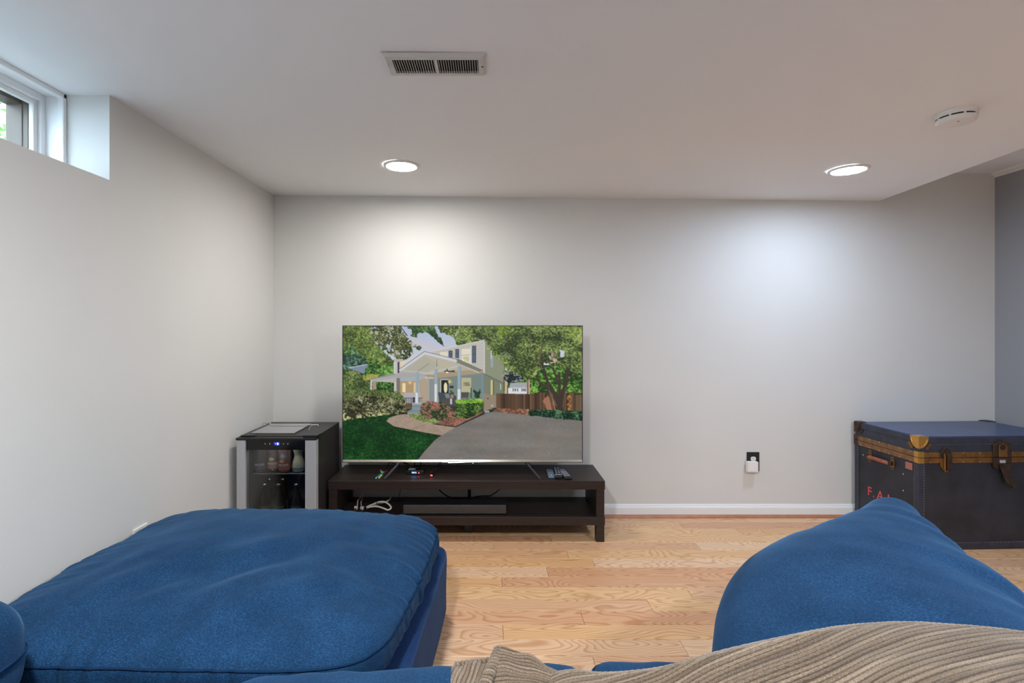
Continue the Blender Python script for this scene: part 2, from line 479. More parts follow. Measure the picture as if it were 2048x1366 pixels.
# ---- low ceiling slab (slightly out of level) and the higher ceiling beside it
cs = MB()
def cpt(x, y): return (x, y, zc(x))
xa, xb = edge_x(YR), edge_x(YB)
cs.hexa([(XL, YR, zc(XL)), (xa, YR, zc(xa)), (xb, YB, zc(xb)), (XL, YB, zc(XL))],
        [(XL, YR, 2.45), (xa, YR, 2.45), (xb, YB, 2.45), (XL, YB, 2.45)])
cs.box(XL-WT, XL, WY0, WY1, zc(XL), 2.45)
struct(cs.build('ceiling', M['ceil']), 'low white painted ceiling over the seating')
struct(MB().hexa([(xa, YR, ZU), (XR, YR, ZU), (XR, YB, ZU), (xb, YB, ZU)], [(xa, YR, 2.45), (XR, YR, 2.45), (XR, YB, 2.45), (xb, YB, 2.45)]).build('ceiling_upper', M['ceil']), 'higher strip of ceiling beside the right wall')
struct(MB().prism([(XR, YR, ZU), (XR-0.028, YR, ZU), (XR-0.02, YR, ZU-0.012), (XR-0.006, YR, ZU-0.02), (XR, YR, ZU-0.03)], (0, YB-YR, 0)).build('trim_1', M['white']), 'small white cove trim along the top of the right wall')

# ---- baseboards and shoe moulding
def bb_profile(x, out, axis):
    pr = [(0, 0), (0.014, 0), (0.014, 0.058), (0.012, 0.066), (0.008, 0.071), (0.006, 0.078), (0.003, 0.083), (0, 0.083)]
    return pr
pr = bb_profile(0, 0, 0)
struct(MB().prism([(XL, YB - d, h) for d, h in pr], (XR - XL, 0, 0)).build('baseboard_back', M['white']), 'white moulded baseboard along the back wall')
struct(MB().prism([(XL + d, YR, h) for d, h in pr], (0, YB - YR, 0)).build('baseboard_left', M['white']), 'white moulded baseboard along the left wall')
struct(MB().prism([(XR - d, YR, h) for d, h in pr], (0, YB - YR, 0)).build('baseboard_right', M['white']), 'white moulded baseboard along the right wall')
q = [(0.014, 0)] + [(0.014 + 0.018 * math.cos(t), 0.018 * math.sin(t)) for t in [i * PI / 2 / 6 for i in range(7)]]
struct(MB().prism([(XL + 0.02, YB - d, h) for d, h in q], (XR - XL - 0.04, 0, 0)).build('trim_2', M['shoe']), 'oak shoe moulding at the foot of the back wall')

# ---- window in the left recess
XW = -1.655
wz1 = zc(XL)
win = thing('window_1', (XW, WY1 - 0.5, WZ0), 'white framed basement window set high in the left wall', None)
win['kind'] = 'structure'
o = win.location
# drywall bead and inner jamb liner
MB().box(-1.600, -1.578, WY1 - 0.016, WY1, WZ0, wz1).box(-1.600, -1.578, WY0, WY1, wz1 - 0.018, wz1).box(-1.600, -1.578, WY0, WY0+0.016, WZ0, wz1).build('jamb_bead', M['white'], win, o, bevel=0.003)
MB().box(-1.655, -1.600, WY1 - 0.006, WY1, WZ0, wz1).box(-1.655, -1.600, WY0, WY1, wz1 - 0.007, wz1).box(-1.655, -1.600, WY0, WY0+0.006, WZ0, wz1).build('jamb_liner', M['white'], win, o)
MB().box(XL-WT, XL-0.16, WY0, WY1, WZ0, WZ0+0.006).build('sill', M['white'], win, o)
fr = MB()
fz0, fz1 = WZ0 + 0.006, wz1 - 0.007
fw = 0.026
fr.box(-1.700, -1.652, WY1-fw, WY1-0.006, fz0, fz1).box(-1.700, -1.652, WY0+0.006, WY0+fw, fz0, fz1)
fr.box(-1.700, -1.652, WY0+fw, WY1-fw, fz1-fw, fz1).box(-1.700, -1.652, WY0+fw, WY1-fw, fz0, fz0+fw)
fr.build('frame', M['white'], win, o, bevel=0.002)
sy0, sy1, sz0, sz1 = WY0+fw, WY1-fw, fz0+fw, fz1-fw
sw = 0.018
sa = MB()
sa.box(-1.682, -1.664, sy1-sw, sy1, sz0, sz1).box(-1.682, -1.664, sy0, sy0+sw, sz0, sz1)
sa.box(-1.682, -1.664, sy0+sw, sy1-sw, sz1-sw, sz1).box(-1.682, -1.664, sy0+sw, sy1-sw, sz0, sz0+sw)
sash = sa.build('sash', M['plastic'], win, o, bevel=0.002)
M['pane'] = glass('window_glass', (0.95, 0.98, 0.97, 1), 0.03)
MB().box(-1.676, -1.673, sy0+sw-0.003, sy1-sw+0.003, sz0+sw-0.003, sz1-sw+0.003).build('pane', M['pane'], sash, o)
M['brown'] = nmat('brown_aluminium', rgb(84, 70, 56), 0.5, metal=0.2, bump=(90, 0.05, 0.001))
st = MB()
st.box(-1.762, -1.702, sy1-sw-0.004, sy1, sz0-0.03, sz1+0.02).box(-1.762, -1.702, sy0, sy0+sw+0.004, sz0-0.03, sz1+0.02)
st.box(-1.762, -1.702, sy0+sw+0.004, sy1-sw-0.004, sz1-sw-0.004, sz1+0.02).box(-1.762, -1.702, sy0+sw+0.004, sy1-sw-0.004, sz0-0.03, sz0+0.012)
st.build('storm_frame', M['brown'], win, o, bevel=0.002)
MB().box(-1.702, -1.684, sy1-sw-0.001, sy1-sw+0.010, sz0, sz1).box(-1.702, -1.684, sy0+sw-0.010, sy0+sw+0.001, sz0, sz1).build('storm_track', M['brown'], win, o)

# ================================================================== DOWNLIGHTS
def downlight(x, y, col, strength, label, mat):
    z = zc(x)
    t = thing('recessed_downlight', (x, y, z), label, 'ceiling light', 'recessed LED downlights')
    mb = MB(); n = 40; vs = []; prof = [(0.0945, 0.0), (0.0945, -0.004), (0.088, -0.0085), (0.080, -0.0095), (0.0765, -0.006)]
    for r, h in prof:
        for i in range(n):
            a = 2 * PI * i / n; vs.append((r * math.cos(a), r * math.sin(a), h))
    fs = []
    for k_ in range(len(prof) - 1):
        fs += [(k_*n+i, k_*n+(i+1) % n, (k_+1)*n+(i+1) % n, (k_+1)*n+i) for i in range(n)]
    mb.add(vs, fs)
    mb.build('trim_ring', M['plastic'], t, smooth=True)
    mb = MB(); vs = [(0.0765 * math.cos(2*PI*i/n), 0.0765 * math.sin(2*PI*i/n), -0.007) for i in range(n)]
    vs += [(0.0765 * math.cos(2*PI*i/n), 0.0765 * math.sin(2*PI*i/n), -0.001) for i in range(n)]
    mb.add(vs, [tuple(range(n-1, -1, -1)), tuple(range(n, 2*n))] + [(i, (i+1) % n, n+(i+1) % n, n+i) for i in range(n)])
    mb.build('diffuser', mat, t)
    return t
mw = emitter('led_diffuser_warm', LAMP_WARM, LAMP)
mc = emitter('led_diffuser_cool', LAMP_COOL, LAMP)
mm = emitter('added_fill_neutral', FILL_MID, FILL_REAR)
mrc = emitter('added_fill_rear_cool', FILL_REAR_COOL, FILL_REAR)
downlight(-0.471, 2.708, None, 0, 'round recessed LED light in ceiling above the television', mw)
downlight(1.888, 2.70, None, 0, 'round recessed LED light in ceiling nearest the smoke detector', mc)
downlight(-0.471, 0.25, None, 0, 'unseen fill light added in ceiling above the ottoman end of the sofa', mm)  # rear pair is out of view, added to fill the room with light
downlight(1.888, 0.25, None, 0, 'unseen fill light added in ceiling above the taupe throw', mrc)

# ================================================================== CEILING VENT
vx0, vx1, vy0, vy1 = -0.339, -0.015, 1.584, 1.718
vz = zc(vx1) - 0.0003
t = thing('ceiling_vent', ((vx0+vx1)/2, (vy0+vy1)/2, vz), 'off-white metal ceiling register with two banks of louvers', 'vent')
o = t.location
gx0, gx1, gy0, gy1 = vx0+0.028, vx1-0.024, vy0+0.026, vy1-0.022
f = MB()
def ring_frame(mb, X0, X1, Yn, Yf, x0, x1, y0, y1, zt, zb):
    out_t = [(X0,Yn,zt),(X1,Yn,zt),(X1,Yf,zt),(X0,Yf,zt)]
    e = 0.008
    out_b = [(X0+e,Yn+e,zb),(X1-e,Yn+e,zb),(X1-e,Yf-e,zb),(X0+e,Yf-e,zb)]
    in_b = [(x0,y0,zb),(x1,y0,zb),(x1,y1,zb),(x0,y1,zb)]
    in_t = [(x0,y0,zt),(x1,y0,zt),(x1,y1,zt),(x0,y1,zt)]
    vs = out_t + out_b + in_b + in_t
    fs = []
    for a in range(3):
        for i in range(4):
            j = (i+1) % 4
            fs.append((a*4+i, a*4+j, (a+1)*4+j, (a+1)*4+i))
    mb.add(vs, fs)
ring_frame(f, vx0, vx1, vy0, vy1, gx0, gx1, gy0, gy1, vz, vz-0.010)
f.build('frame', M['vent'], t, o)
MB().box(gx0, gx1, gy0, gy1, vz-0.0014, vz-0.0002).build('damper', M['dark'], t, o)
mid = (gx0+gx1)/2 + 0.002
MB().box(mid-0.004, mid+0.004, gy0, gy1, vz-0.0105, vz-0.002).build('centre_bar', M['vent'], t, o)
for side in (0, 1):
    a, b = (gx0, mid-0.004) if side == 0 else (mid+0.004, gx1)
    n = 17
    for i in range(n):
        x = a + (b-a)*(i+0.5)/n
        dx = 0.0020 if side == 0 else 0.0006
        MB().hexa([(x-0.0007+dx, gy0, vz-0.0095), (x+0.0007+dx, gy0, vz-0.0095), (x+0.0007+dx, gy1, vz-0.0095), (x-0.0007+dx, gy1, vz-0.0095)],
                  [(x-0.0007-dx, gy0, vz-0.001), (x+0.0007-dx, gy0, vz-0.001), (x+0.0007-dx, gy1, vz-0.001), (x-0.0007-dx, gy1, vz-0.001)]).build('louver', M['vent'], t, o)
for x in (vx0+0.014, vx1-0.011):
    MB().lathe((x, (vy0+vy1)/2, vz-0.0125), [(0.002, 0), (0.0035, 0.001), (0.0035, 0.003)], 10).build('screw', M['gunmetal'], t, o)
MB().box(gx0-0.012, gx0-0.004, gy0+0.02, gy0+0.024, vz-0.022, vz-0.009).build('damper_lever', M['vent'], t, o)

# ================================================================== SMOKE DETECTOR
sx, sy = 1.81, 1.99
sz = zc(sx)
t = thing('smoke_detector', (sx, sy, sz), 'round white smoke detector on the ceiling with dark vent slots', 'smoke detector')
o = t.location
smooth_angle(MB().lathe((sx, sy, sz), [(0.066, -0.008), (0.067, -0.006), (0.067, 0)], 48).build('mounting_base', M['plastic'], t, o))
smooth_angle(MB().lathe((sx, sy, sz), [(0.052, -0.040), (0.058, -0.0385), (0.062, -0.034), (0.063, -0.024), (0.063, -0.0225)], 48).build('cover', M['plastic'], t, o))
smooth_angle(MB().lathe((sx, sy, sz), [(0.059, -0.0225), (0.059, -0.0165)], 48).build('slot_ring', M['dark'], t, o))
smooth_angle(MB().lathe((sx, sy, sz), [(0.063, -0.0165), (0.064, -0.008)], 48).build('collar', M['plastic'], t, o))
for i in range(9):
    a0 = 2*PI*i/9 + 0.2
    vs = []
    for aa in (a0-0.05, a0+0.05):
        for r in (0.0575, 0.0632):
            vs.append((sx + r*math.cos(aa), sy + r*math.sin(aa)))
    MB().hexa([(*vs[0], sz-0.0226), (*vs[1], sz-0.0226), (*vs[3], sz-0.0226), (*vs[2], sz-0.0226)],
              [(*vs[0], sz-0.0164), (*vs[1], sz-0.0164), (*vs[3], sz-0.0164), (*vs[2], sz-0.0164)]).build('rib', M['plastic'], t, o)
MB().lathe((sx-0.01, sy-0.02, sz-0.0412), [(0.003, 0), (0.003, 0.002)], 10).build('test_button', M['gunmetal'], t, o)

# ================================================================== OUTLETS
# back-wall outlet with black plate and white plug-in block
px0, px1 = at(1493, 0, YB).x, at(1518, 0, YB).x
pz1, pz0 = at(0, 904, YB).z, at(0, 942, YB).z
t = thing('outlet', ((px0+px1)/2, YB, pz0), 'black wall plate with a white socket on the back wall', 'outlet')
o = t.location
MB().box(px0, px1, YB-0.006, YB, pz0, pz1).build('plate', M['blackp'], t, o, bevel=0.0015)
def receptacle(cx, zc_, parent, org):
    poly = []
    for i in range(24):
        a = 2*PI*i/24
        poly.append((cx + 0.0172*math.cos(a), YB-0.008, zc_ + max(-0.0135, min(0.0135, 0.0172*math.sin(a)))))
    r_ = MB().prism(poly, (0, 0.006, 0)).build('socket', M['plastic'], parent, org)
    for dx in (-0.0065, 0.0065):
        MB().box(cx+dx-0.0012, cx+dx+0.0012, YB-0.0086, YB-0.0078, zc_+0.0005, zc_+0.0085).build('slot', M['dark'], r_, org)
    MB().cyl((cx, YB-0.0086, zc_-0.007), (cx, YB-0.0078, zc_-0.007), 0.0026, n=10).build('ground_hole', M['dark'], r_, org)
cx = (px0+px1)/2
receptacle(cx, at(0, 917, YB).z, t, o)
receptacle(cx, at(0, 917, YB).z-0.04, t, o)
wx0, wx1 = at(1495.5, 0, YB-0.04).x, at(1517, 0, YB-0.04).x
wz1_, wz0_ = at(0, 924, YB-0.04).z, at(0, 945, YB-0.04).z
t = thing('plug_in_adapter', ((wx0+wx1)/2, YB-0.02, wz0_), 'white square plug-in adapter covering the lower socket of the black plate', 'adapter')
o = t.location
MB().box(wx0, wx1, YB-0.042, YB-0.0095, wz0_, wz1_).build('housing', M['plastic'], t, o, bevel=0.004, seg=3)
MB().box(wx0+0.010, wx1-0.010, YB-0.0432, YB-0.0415, wz0_+0.010, wz1_-0.010).build('face', M['white'], t, o, bevel=0.001)
# left-wall outlet peeking above the ottoman
t = thing('outlet', (XL, 2.07, 0.33), 'white wall plate just above the ottoman on the left wall', 'outlet')
o = t.location
MB().box(XL, XL+0.007, 2.03, 2.112, 0.312, 0.434).build('plate', M['plastic'], t, o, bevel=0.002)
for zz in (0.353, 0.393):
    MB().lathe((XL+0.006, 2.071, zz), [(0.0165, 0), (0.0165, 0.003)], 20, axis='x').build('socket', M['white'], t, o)

# ================================================================== TV STAND
SX0, SX1, SY0, SY1 = -0.936, 0.660, 2.95, 3.30
ST = 0.353
t = thing('tv_stand', ((SX0+SX1)/2, (SY0+SY1)/2, 0), 'low black-brown wood television stand with an open shelf', 'tv stand')
o = t.location
MB().box(SX0, SX1, SY0, SY1, ST-0.050, ST).build('top', M['stand'], t, o, bevel=0.0015)
MB().box(SX0, SX1, SY0, SY1, 0.097, 0.145).build('shelf', M['stand'], t, o, bevel=0.0015)
for x0, x1 in ((SX0+0.003, SX0+0.050), (SX1-0.050, SX1-0.003)):
    MB().box(x0, x1, SY0+0.003, SY1-0.003, 0.145, ST-0.050).build('side_panel', M['stand'], t, o, bevel=0.001)
    for y0, y1 in ((SY0+0.003, SY0+0.050), (SY1-0.050, SY1-0.003)):
        MB().box(x0, x1, y0, y1, 0, 0.097).build('leg', M['stand'], t, o, bevel=0.001)
MB().box(-0.158, -0.108, 3.09, 3.14, 0, 0.097).build('centre_leg', M['blackp'], t, o, bevel=0.001)
MB().box(-0.144, -0.124, 3.24, 3.26, 0.145, ST-0.050).build('rear_post', M['blackp'], t, o, bevel=0.001)
for x, sgn in ((SX0+0.050, 1), (SX1-0.050, -1)):
    MB().cyl((x, SY0+0.03, ST-0.062), (x + sgn*0.003, SY0+0.03, ST-0.062), 0.005, n=10).build('cam_cover', M['blackp'], t, o)

# ---- soundbar on the lower shelf
b0, b1 = at(806, 0, 2.985).x, at(1013, 0, 2.985).x
t = thing('soundbar', ((b0+b1)/2, 3.03, 0.145), 'long dark grey soundbar on the lower shelf of the stand', 'soundbar')
o = t.location
M['grille'] = nmat('soundbar_grille', rgb(74, 68, 62), 0.6, bump=(700, 0.3, 0.001), var=(300, rgb(58, 54, 50), 0.2))
MB().box(b0, b1, 2.992, 3.08, 0.149, 0.203).build('body', M['blackp'], t, o, bevel=0.004, seg=3)
MB().box(b0+0.002, b1-0.002, 2.985, 2.993, 0.151, 0.197).build('grille', M['grille'], t, o, bevel=0.002)
MB().box(b0+0.001, b1-0.001, 2.984, 2.992, 0.197, 0.2005).build('top_edge', M['gunmetal'], t, o, bevel=0.001)
for x in (b0+0.06, b1-0.06):
    MB().box(x-0.02, x+0.02, 3.0, 3.07, 0.145, 0.1495).build('foot', M['rubber'], t, o)

# ================================================================== TELEVISION
TY = 3.088
tx0, tx1 = at(685, 0, TY).x, at(1165.4, 0, TY).x
tz1, tz0 = at(0, 651, TY).z, at(0, 924.5, TY).z
tv = thing('television', ((tx0+tx1)/2, TY, ST), 'large flat television showing a house with a front porch', 'television')
o = tv.location
MB().box(tx0+0.001, tx1-0.001, TY+0.001, TY+0.026, tz0+0.002, tz1).build('panel', M['blackp'], tv, o, bevel=0.002)
MB().box(tx0+0.12, tx1-0.12, TY+0.024, TY+0.07, tz0+0.04, tz0+0.42).build('rear_housing', M['blackp'], tv, o, bevel=0.015)
sxa, sxb = tx0+0.004, tx1-0.004
sza, szb = at(0, 919.3, TY).z, tz1-0.004
# thin bezel on three sides
MB().box(tx0, tx0+0.004, TY-0.003, TY+0.004, tz0, tz1).box(tx1-0.004, tx1, TY-0.003, TY+0.004, tz0, tz1).box(tx0+0.004, tx1-0.004, TY-0.003, TY+0.004, tz1-0.004, tz1).build('bezel', M['blackp'], tv, o)
mchin = nmat('chin_metal', rgb(164, 156, 142), 0.25, metal=0.85, bump=(20, 0.02, 0.001))
MB().hexa([(tx0+0.004, TY-0.006, tz0+0.003), (tx1-0.004, TY-0.006, tz0+0.003), (tx1-0.004, TY+0.004, tz0+0.003), (tx0+0.004, TY+0.004, tz0+0.003)],
          [(tx0+0.004, TY-0.001, sza), (tx1-0.004, TY-0.001, sza), (tx1-0.004, TY+0.004, sza), (tx0+0.004, TY+0.004, sza)]).build('chin', mchin, tv, o)
MB().box(tx0, tx1, TY-0.006, TY+0.02, tz0, tz0+0.003).build('lower_rail', M['blackg'], tv, o)
cxm = at(926, 0, TY).x
MB().box(cxm-0.090, cxm+0.090, TY-0.006, TY+0.012, tz0-0.008, tz0).build('sensor_bar', M['blackg'], tv, o, bevel=0.002)
MB().box(cxm+0.058, cxm+0.062, TY-0.0066, TY-0.0058, tz0-0.006, tz0-0.002).build('standby_lamp', emitter('standby_led', (0.9, 0.9, 1.0), 1.2), tv, o)
# brand strip left plain: small lighter plate at the middle of the chin
MB().box(at(897, 0, TY).x, at(920, 0, TY).x, TY-0.0062, TY-0.0040, tz0+0.0055, tz0+0.0105).build('badge', M['silver'], tv, o)
# feet: an inverted V of two bars each
for top_px, front_px, back_px in (((801, 927), (768, 956.5), (828, 938)), ((1050, 925), (1080, 956), (1066, 936))):
    hip = at(*top_px, TY); hip.z = tz0 + 0.004; hip.y = TY+0.012
    pf = at(front_px[0], front_px[1], 2.972); pf.z = ST+0.004
    bk = at(back_px[0], back_px[1], 3.22); bk.z = ST+0.004; bk.y = 3.22
    foot = MB()
    for tip in (pf, bk):
        d = (tip - hip); nrm = Vector((d.y, -d.x, 0)).normalized() * 0.006
        up = Vector((0, 0, 0.004))
        foot.hexa([tip-nrm-up, tip+nrm-up, hip+nrm-up*1.6, hip-nrm-up*1.6], [tip-nrm+up, tip+nrm+up, hip+nrm+up*1.6, hip-nrm+up*1.6])
    foot.build('foot', M['gunmetal'], tv, o, bevel=0.001)

# ---- the picture on the screen, painted procedurally into a colour attribute
SSF = 2
PX0, PX1, PY0, PY1 = 686.0, 1164.0, 652.0, 919.5
IW, IH = int((PX1-PX0)*SSF), int((PY1-PY0)*SSF)
rng = np.random.RandomState(5)
yy, xx = np.mgrid[0:IH, 0:IW]
XX = PX0 + (xx+0.5)/SSF
YY = PY0 + (yy+0.5)/SSF
img = np.zeros((IH, IW, 3))
FULL = (slice(0, IH), slice(0, IW))
def vnoise(sx_, sy_=None, octaves=1, seed=0, sl=FULL):
    sy_ = sy_ or sx_
    r = np.random.RandomState(seed); amp = 1.0; tot = 0; out = 0
    X_, Y_ = XX[sl], YY[sl]
    for k_ in range(octaves):
        gw, gh = int((PX1-PX0)/sx_*2**k_)+3, int((PY1-PY0)/sy_*2**k_)+3
        gx, gy = (X_-PX0)/sx_*2**k_, (Y_-PY0)/sy_*2**k_
        g = r.rand(gh, gw)
        ix, iy = gx.astype(int), gy.astype(int); fx, fy = gx-ix, gy-iy
        fx = fx*fx*(3-2*fx); fy = fy*fy*(3-2*fy)
        out = out + amp*((g[iy, ix]*(1-fx)+g[iy, ix+1]*fx)*(1-fy)+(g[iy+1, ix]*(1-fx)+g[iy+1, ix+1]*fx)*fy)
        tot += amp; amp *= 0.6
    return out/tot
def bbox(poly, pad):
    x0 = min(p_[0] for p_ in poly)-pad; x1 = max(p_[0] for p_ in poly)+pad
    y0 = min(p_[1] for p_ in poly)-pad; y1 = max(p_[1] for p_ in poly)+pad
    cl = lambda v_, hi: int(max(0, min(hi, v_)))
    return (slice(cl((y0-PY0)*SSF, IH-1), cl((y1-PY0)*SSF+2, IH)), slice(cl((x0-PX0)*SSF, IW-1), cl((x1-PX0)*SSF+2, IW)))
def inside(poly, warp=0.0, seed=0, ws=5.0):
    sl = bbox(poly, warp+1)
    px_, py_ = XX[sl], YY[sl]
    if warp:
        px_ = px_ + (vnoise(ws, None, 2, seed, sl)-0.5)*2.6*warp
        py_ = py_ + (vnoise(ws, None, 2, seed+1, sl)-0.5)*2.6*warp
    m = np.zeros(px_.shape, bool); n = len(poly)
    for i in range(n):
        x1, y1 = poly[i]; x2, y2 = poly[(i+1) % n]
        if y1 == y2: continue
        c = ((y1 > py_) != (y2 > py_)) & (px_ < (x2-x1)*(py_-y1)/(y2-y1)+x1)
        m ^= c
    return sl, m
def fill(poly, col, warp=0, seed=0, alpha=1.0):
    sl, m = inside(poly, warp, seed)
    v_ = img[sl]; v_[m] = v_[m]*(1-alpha) + np.array(col)*alpha
    full = np.zeros((IH, IW), bool); full[sl] = m
    return full
def rect(x0, y0, x1, y1, col, alpha=1.0):
    return fill([(x0, y0), (x1, y0), (x1, y1), (x0, y1)], col, alpha=alpha)
def leaves(poly, pal, s=2.6, warp=5, seed=0, cover=1.0, big=18, contrast=1.6):
    sl, m = inside(poly, warp, seed)
    a = vnoise(s, s*0.8, 2, seed+3, sl); b = vnoise(big, None, 2, seed+4, sl)
    if cover < 1.0:
        m &= (vnoise(s*1.6, None, 2, seed+5, sl)*0.7 + vnoise(big*0.7, None, 1, seed+6, sl)*0.3) < cover
    vcol = np.clip((0.62*a+0.38*b-0.5)*contrast*1.7+0.36, 0, 0.999)*(len(pal)-1)
    i = vcol.astype(int); fr_ = (vcol-i)[..., None]
    P = np.array(pal, float)
    col = P[i]*(1-fr_)+P[np.minimum(i+1, len(pal)-1)]*fr_
    v_ = img[sl]; v_[m] = col[m]
    return m
def line(x1, y1, x2, y2, wd, col):
    d = np.hypot(x2-x1, y2-y1); nx, ny = -(y2-y1)/d*wd/2, (x2-x1)/d*wd/2
    fill([(x1+nx, y1+ny), (x2+nx, y2+ny), (x2-nx, y2-ny), (x1-nx, y1-ny)], col)
OL = [(38, 48, 22), (66, 78, 34), (92, 104, 48), (120, 128, 66), (196, 200, 176)]
GR = [(22, 52, 26), (46, 88, 36), (78, 124, 48), (116, 158, 70), (168, 196, 120)]
BG = [(22, 56, 20), (42, 90, 28), (68, 124, 38), (100, 154, 56), (146, 190, 90)]
TR = [(44, 58, 30), (70, 92, 42), (98, 122, 54), (128, 150, 68), (172, 188, 104)]
# sky
tt = np.clip((YY-652)/70, 0, 1)[..., None]
img[:] = np.array((176, 192, 226))*(1-tt)+np.array((208, 212, 220))*tt
pk = np.exp(-((YY-(672+(XX-800)*0.36))/5.5)**2)*(XX > 790)*(XX < 880)*(0.5+0.5*vnoise(14, 5, 2, 90))
img[:] = img*(1-0.5*pk[..., None]) + np.array((226, 190, 184))*0.5*pk[..., None]
img[(YY > 778)] = (60, 62, 40)
# far trees left
leaves([(680, 645), (736, 645), (760, 690), (780, 715), (792, 724), (792, 765), (680, 790)], GR, 3.0, 4, 10)
leaves([(686, 708), (735, 712), (735, 735), (686, 740)], [(20, 46, 40), (40, 78, 60), (70, 112, 86), (120, 160, 150)], 3.0, 4, 14)
leaves([(700, 690), (735, 690), (735, 715), (700, 712)], [(60, 110, 60), (120, 170, 110), (170, 200, 180)], 3.0, 4, 16, cover=0.5)
fill([(697, 736), (737, 727.5), (745, 732), (731, 748), (718, 744)], (126, 142, 166)); line(697, 736, 737, 728, 1.2, (206, 210, 214))
leaves([(738, 722), (765, 718), (790, 730), (790, 752), (740, 756), (728, 748)], BG, 3.0, 3, 20)
leaves([(680, 734), (700, 738), (722, 748), (745, 762), (744, 784), (680, 790)], [(44, 66, 26), (80, 104, 44), (118, 140, 66), (160, 176, 98)], 2.6, 4, 24)
leaves([(726, 750), (762, 748), (750, 760), (728, 760)], [(120, 140, 40), (170, 170, 60), (200, 170, 80)], 2.5, 2, 26)
# overhanging branches
leaves([(680, 645), (798, 645), (806, 664), (812, 676), (828, 688), (844, 692), (838, 700), (824, 696), (824, 710), (812, 722), (798, 718), (776, 704), (756, 696), (738, 684), (700, 672)], OL, 2.4, 4, 30, cover=0.66, contrast=1.9)
leaves([(680, 645), (735, 645), (750, 690), (776, 716), (790, 728), (760, 728), (726, 716), (706, 690), (680, 700)], [(52, 66, 22), (84, 104, 36), (112, 140, 52), (150, 178, 78)], 2.6, 4, 34, cover=0.62)
leaves([(800, 645), (866, 645), (872, 664), (886, 684), (886, 692), (878, 688), (866, 674), (850, 664), (836, 668), (832, 676), (822, 672), (826, 662)], [(24, 50, 26), (44, 82, 36), (78, 120, 46), (120, 150, 80)], 2.6, 3, 40, cover=0.72)
leaves([(872, 645), (980, 645), (1000, 690), (960, 690), (915, 693), (912, 680), (898, 670), (884, 668)], TR, 3.0, 4, 44, cover=0.74)
line(800, 652, 815, 672, 1.6, (60, 52, 40))
# main house, upper floor
SD = (208, 204, 196)
sm = fill([(862, 706), (969, 681.5), (969, 749), (958, 745), (914, 724)], SD)
sh = ((YY*0.55) % 1.65) < 0.55
img[sm & sh] *= 0.80
fill([(866, 702), (969, 680), (969, 686), (866, 709)], (196, 192, 184)); line(866, 702, 969, 680.2, 1.2, (226, 222, 214))
rect(880, 704, 895, 716, (232, 222, 192)); rect(923, 697, 940, 726, (232, 224, 198)); line(923, 711, 940, 709, 1.3, (176, 172, 160))
leaves([(926, 714), (938, 712), (938, 724), (928, 724)], [(190, 190, 140), (224, 218, 180)], 2.5, 1, 48)
rect(940, 693, 943.5, 727, (214, 216, 220)); rect(918, 697, 922.5, 718, (190, 196, 204)); rect(894.5, 702, 897, 714, (200, 204, 210))
for a, b, c, d in ((897, 701, 905, 715), (910.5, 698, 918, 716), (943.5, 691.5, 952, 725.5)):
    rect(a, b, c, d, (70, 78, 94)); rect(a+1.5, b+2, c-1.5, (b+d)/2-1, (92, 102, 120)); rect(a+1.5, (b+d)/2+1, c-1.5, d-2, (92, 102, 120))
fill([(968.5, 681), (1010, 694), (1010, 768), (968.5, 750)], (142, 150, 122)); line(968.5, 684, 968.5, 748, 1.6, (214, 212, 206))
rect(981, 702, 986, 735, (150, 170, 172)); rect(981, 702, 983, 718, (206, 206, 184))
# left wing
rect(788, 721, 801, 750, (202, 198, 194)); rect(795, 723.5, 799.2, 746, (72, 74, 88)); rect(801, 722, 811, 733, (232, 214, 176)); rect(787.5, 724, 789.5, 750, (222, 222, 226)); rect(788, 718, 806, 722.5, (190, 184, 176))
# porch under the gable
fill([(800, 737), (849, 705), (914, 722), (966, 746), (966, 806), (800, 806)], (186, 176, 156))
fill([(874, 753), (968, 745), (968, 812), (874, 812)], (122, 140, 134))
fill([(840, 757), (876, 753), (876, 808), (840, 806)], (176, 158, 134))
rect(857, 756, 868.5, 806, (138, 148, 148)); line(857, 756, 857, 806, 1.3, (70, 76, 78)); rect(842, 751, 868, 757, (206, 198, 194))
rect(855, 752, 858, 806, (172, 180, 178))
fill([(843, 748), (966, 738), (966, 746), (875, 756), (843, 752)], (176, 154, 122))
fill([(801, 741), (849, 708), (914, 725), (914, 738), (850, 749)], (192, 184, 160))
fill([(806, 740), (849, 712), (880, 730), (850, 747)], (182, 178, 160)); line(836, 742, 858, 727, 1.6, (150, 142, 120))
line(806, 741, 868, 748, 3.2, (190, 190, 190)); line(850, 748, 916, 732, 3.0, (196, 196, 192)); line(873.5, 719, 873.5, 733, 1.4, (110, 100, 80))
line(799, 741, 849.5, 706, 4.6, (210, 214, 222)); line(848, 706, 914, 722.5, 4.6, (208, 212, 222))
line(798, 738.5, 849, 702.8, 1.3, (118, 118, 122)); line(848, 702.6, 915, 719, 1.4, (132, 134, 134))
fill([(914, 717.5), (963, 740), (958, 745), (913, 727)], (128, 130, 112)); line(914, 727, 958, 745, 2.6, (196, 192, 180)); line(914, 717.5, 963, 740, 1.0, (96, 96, 84))
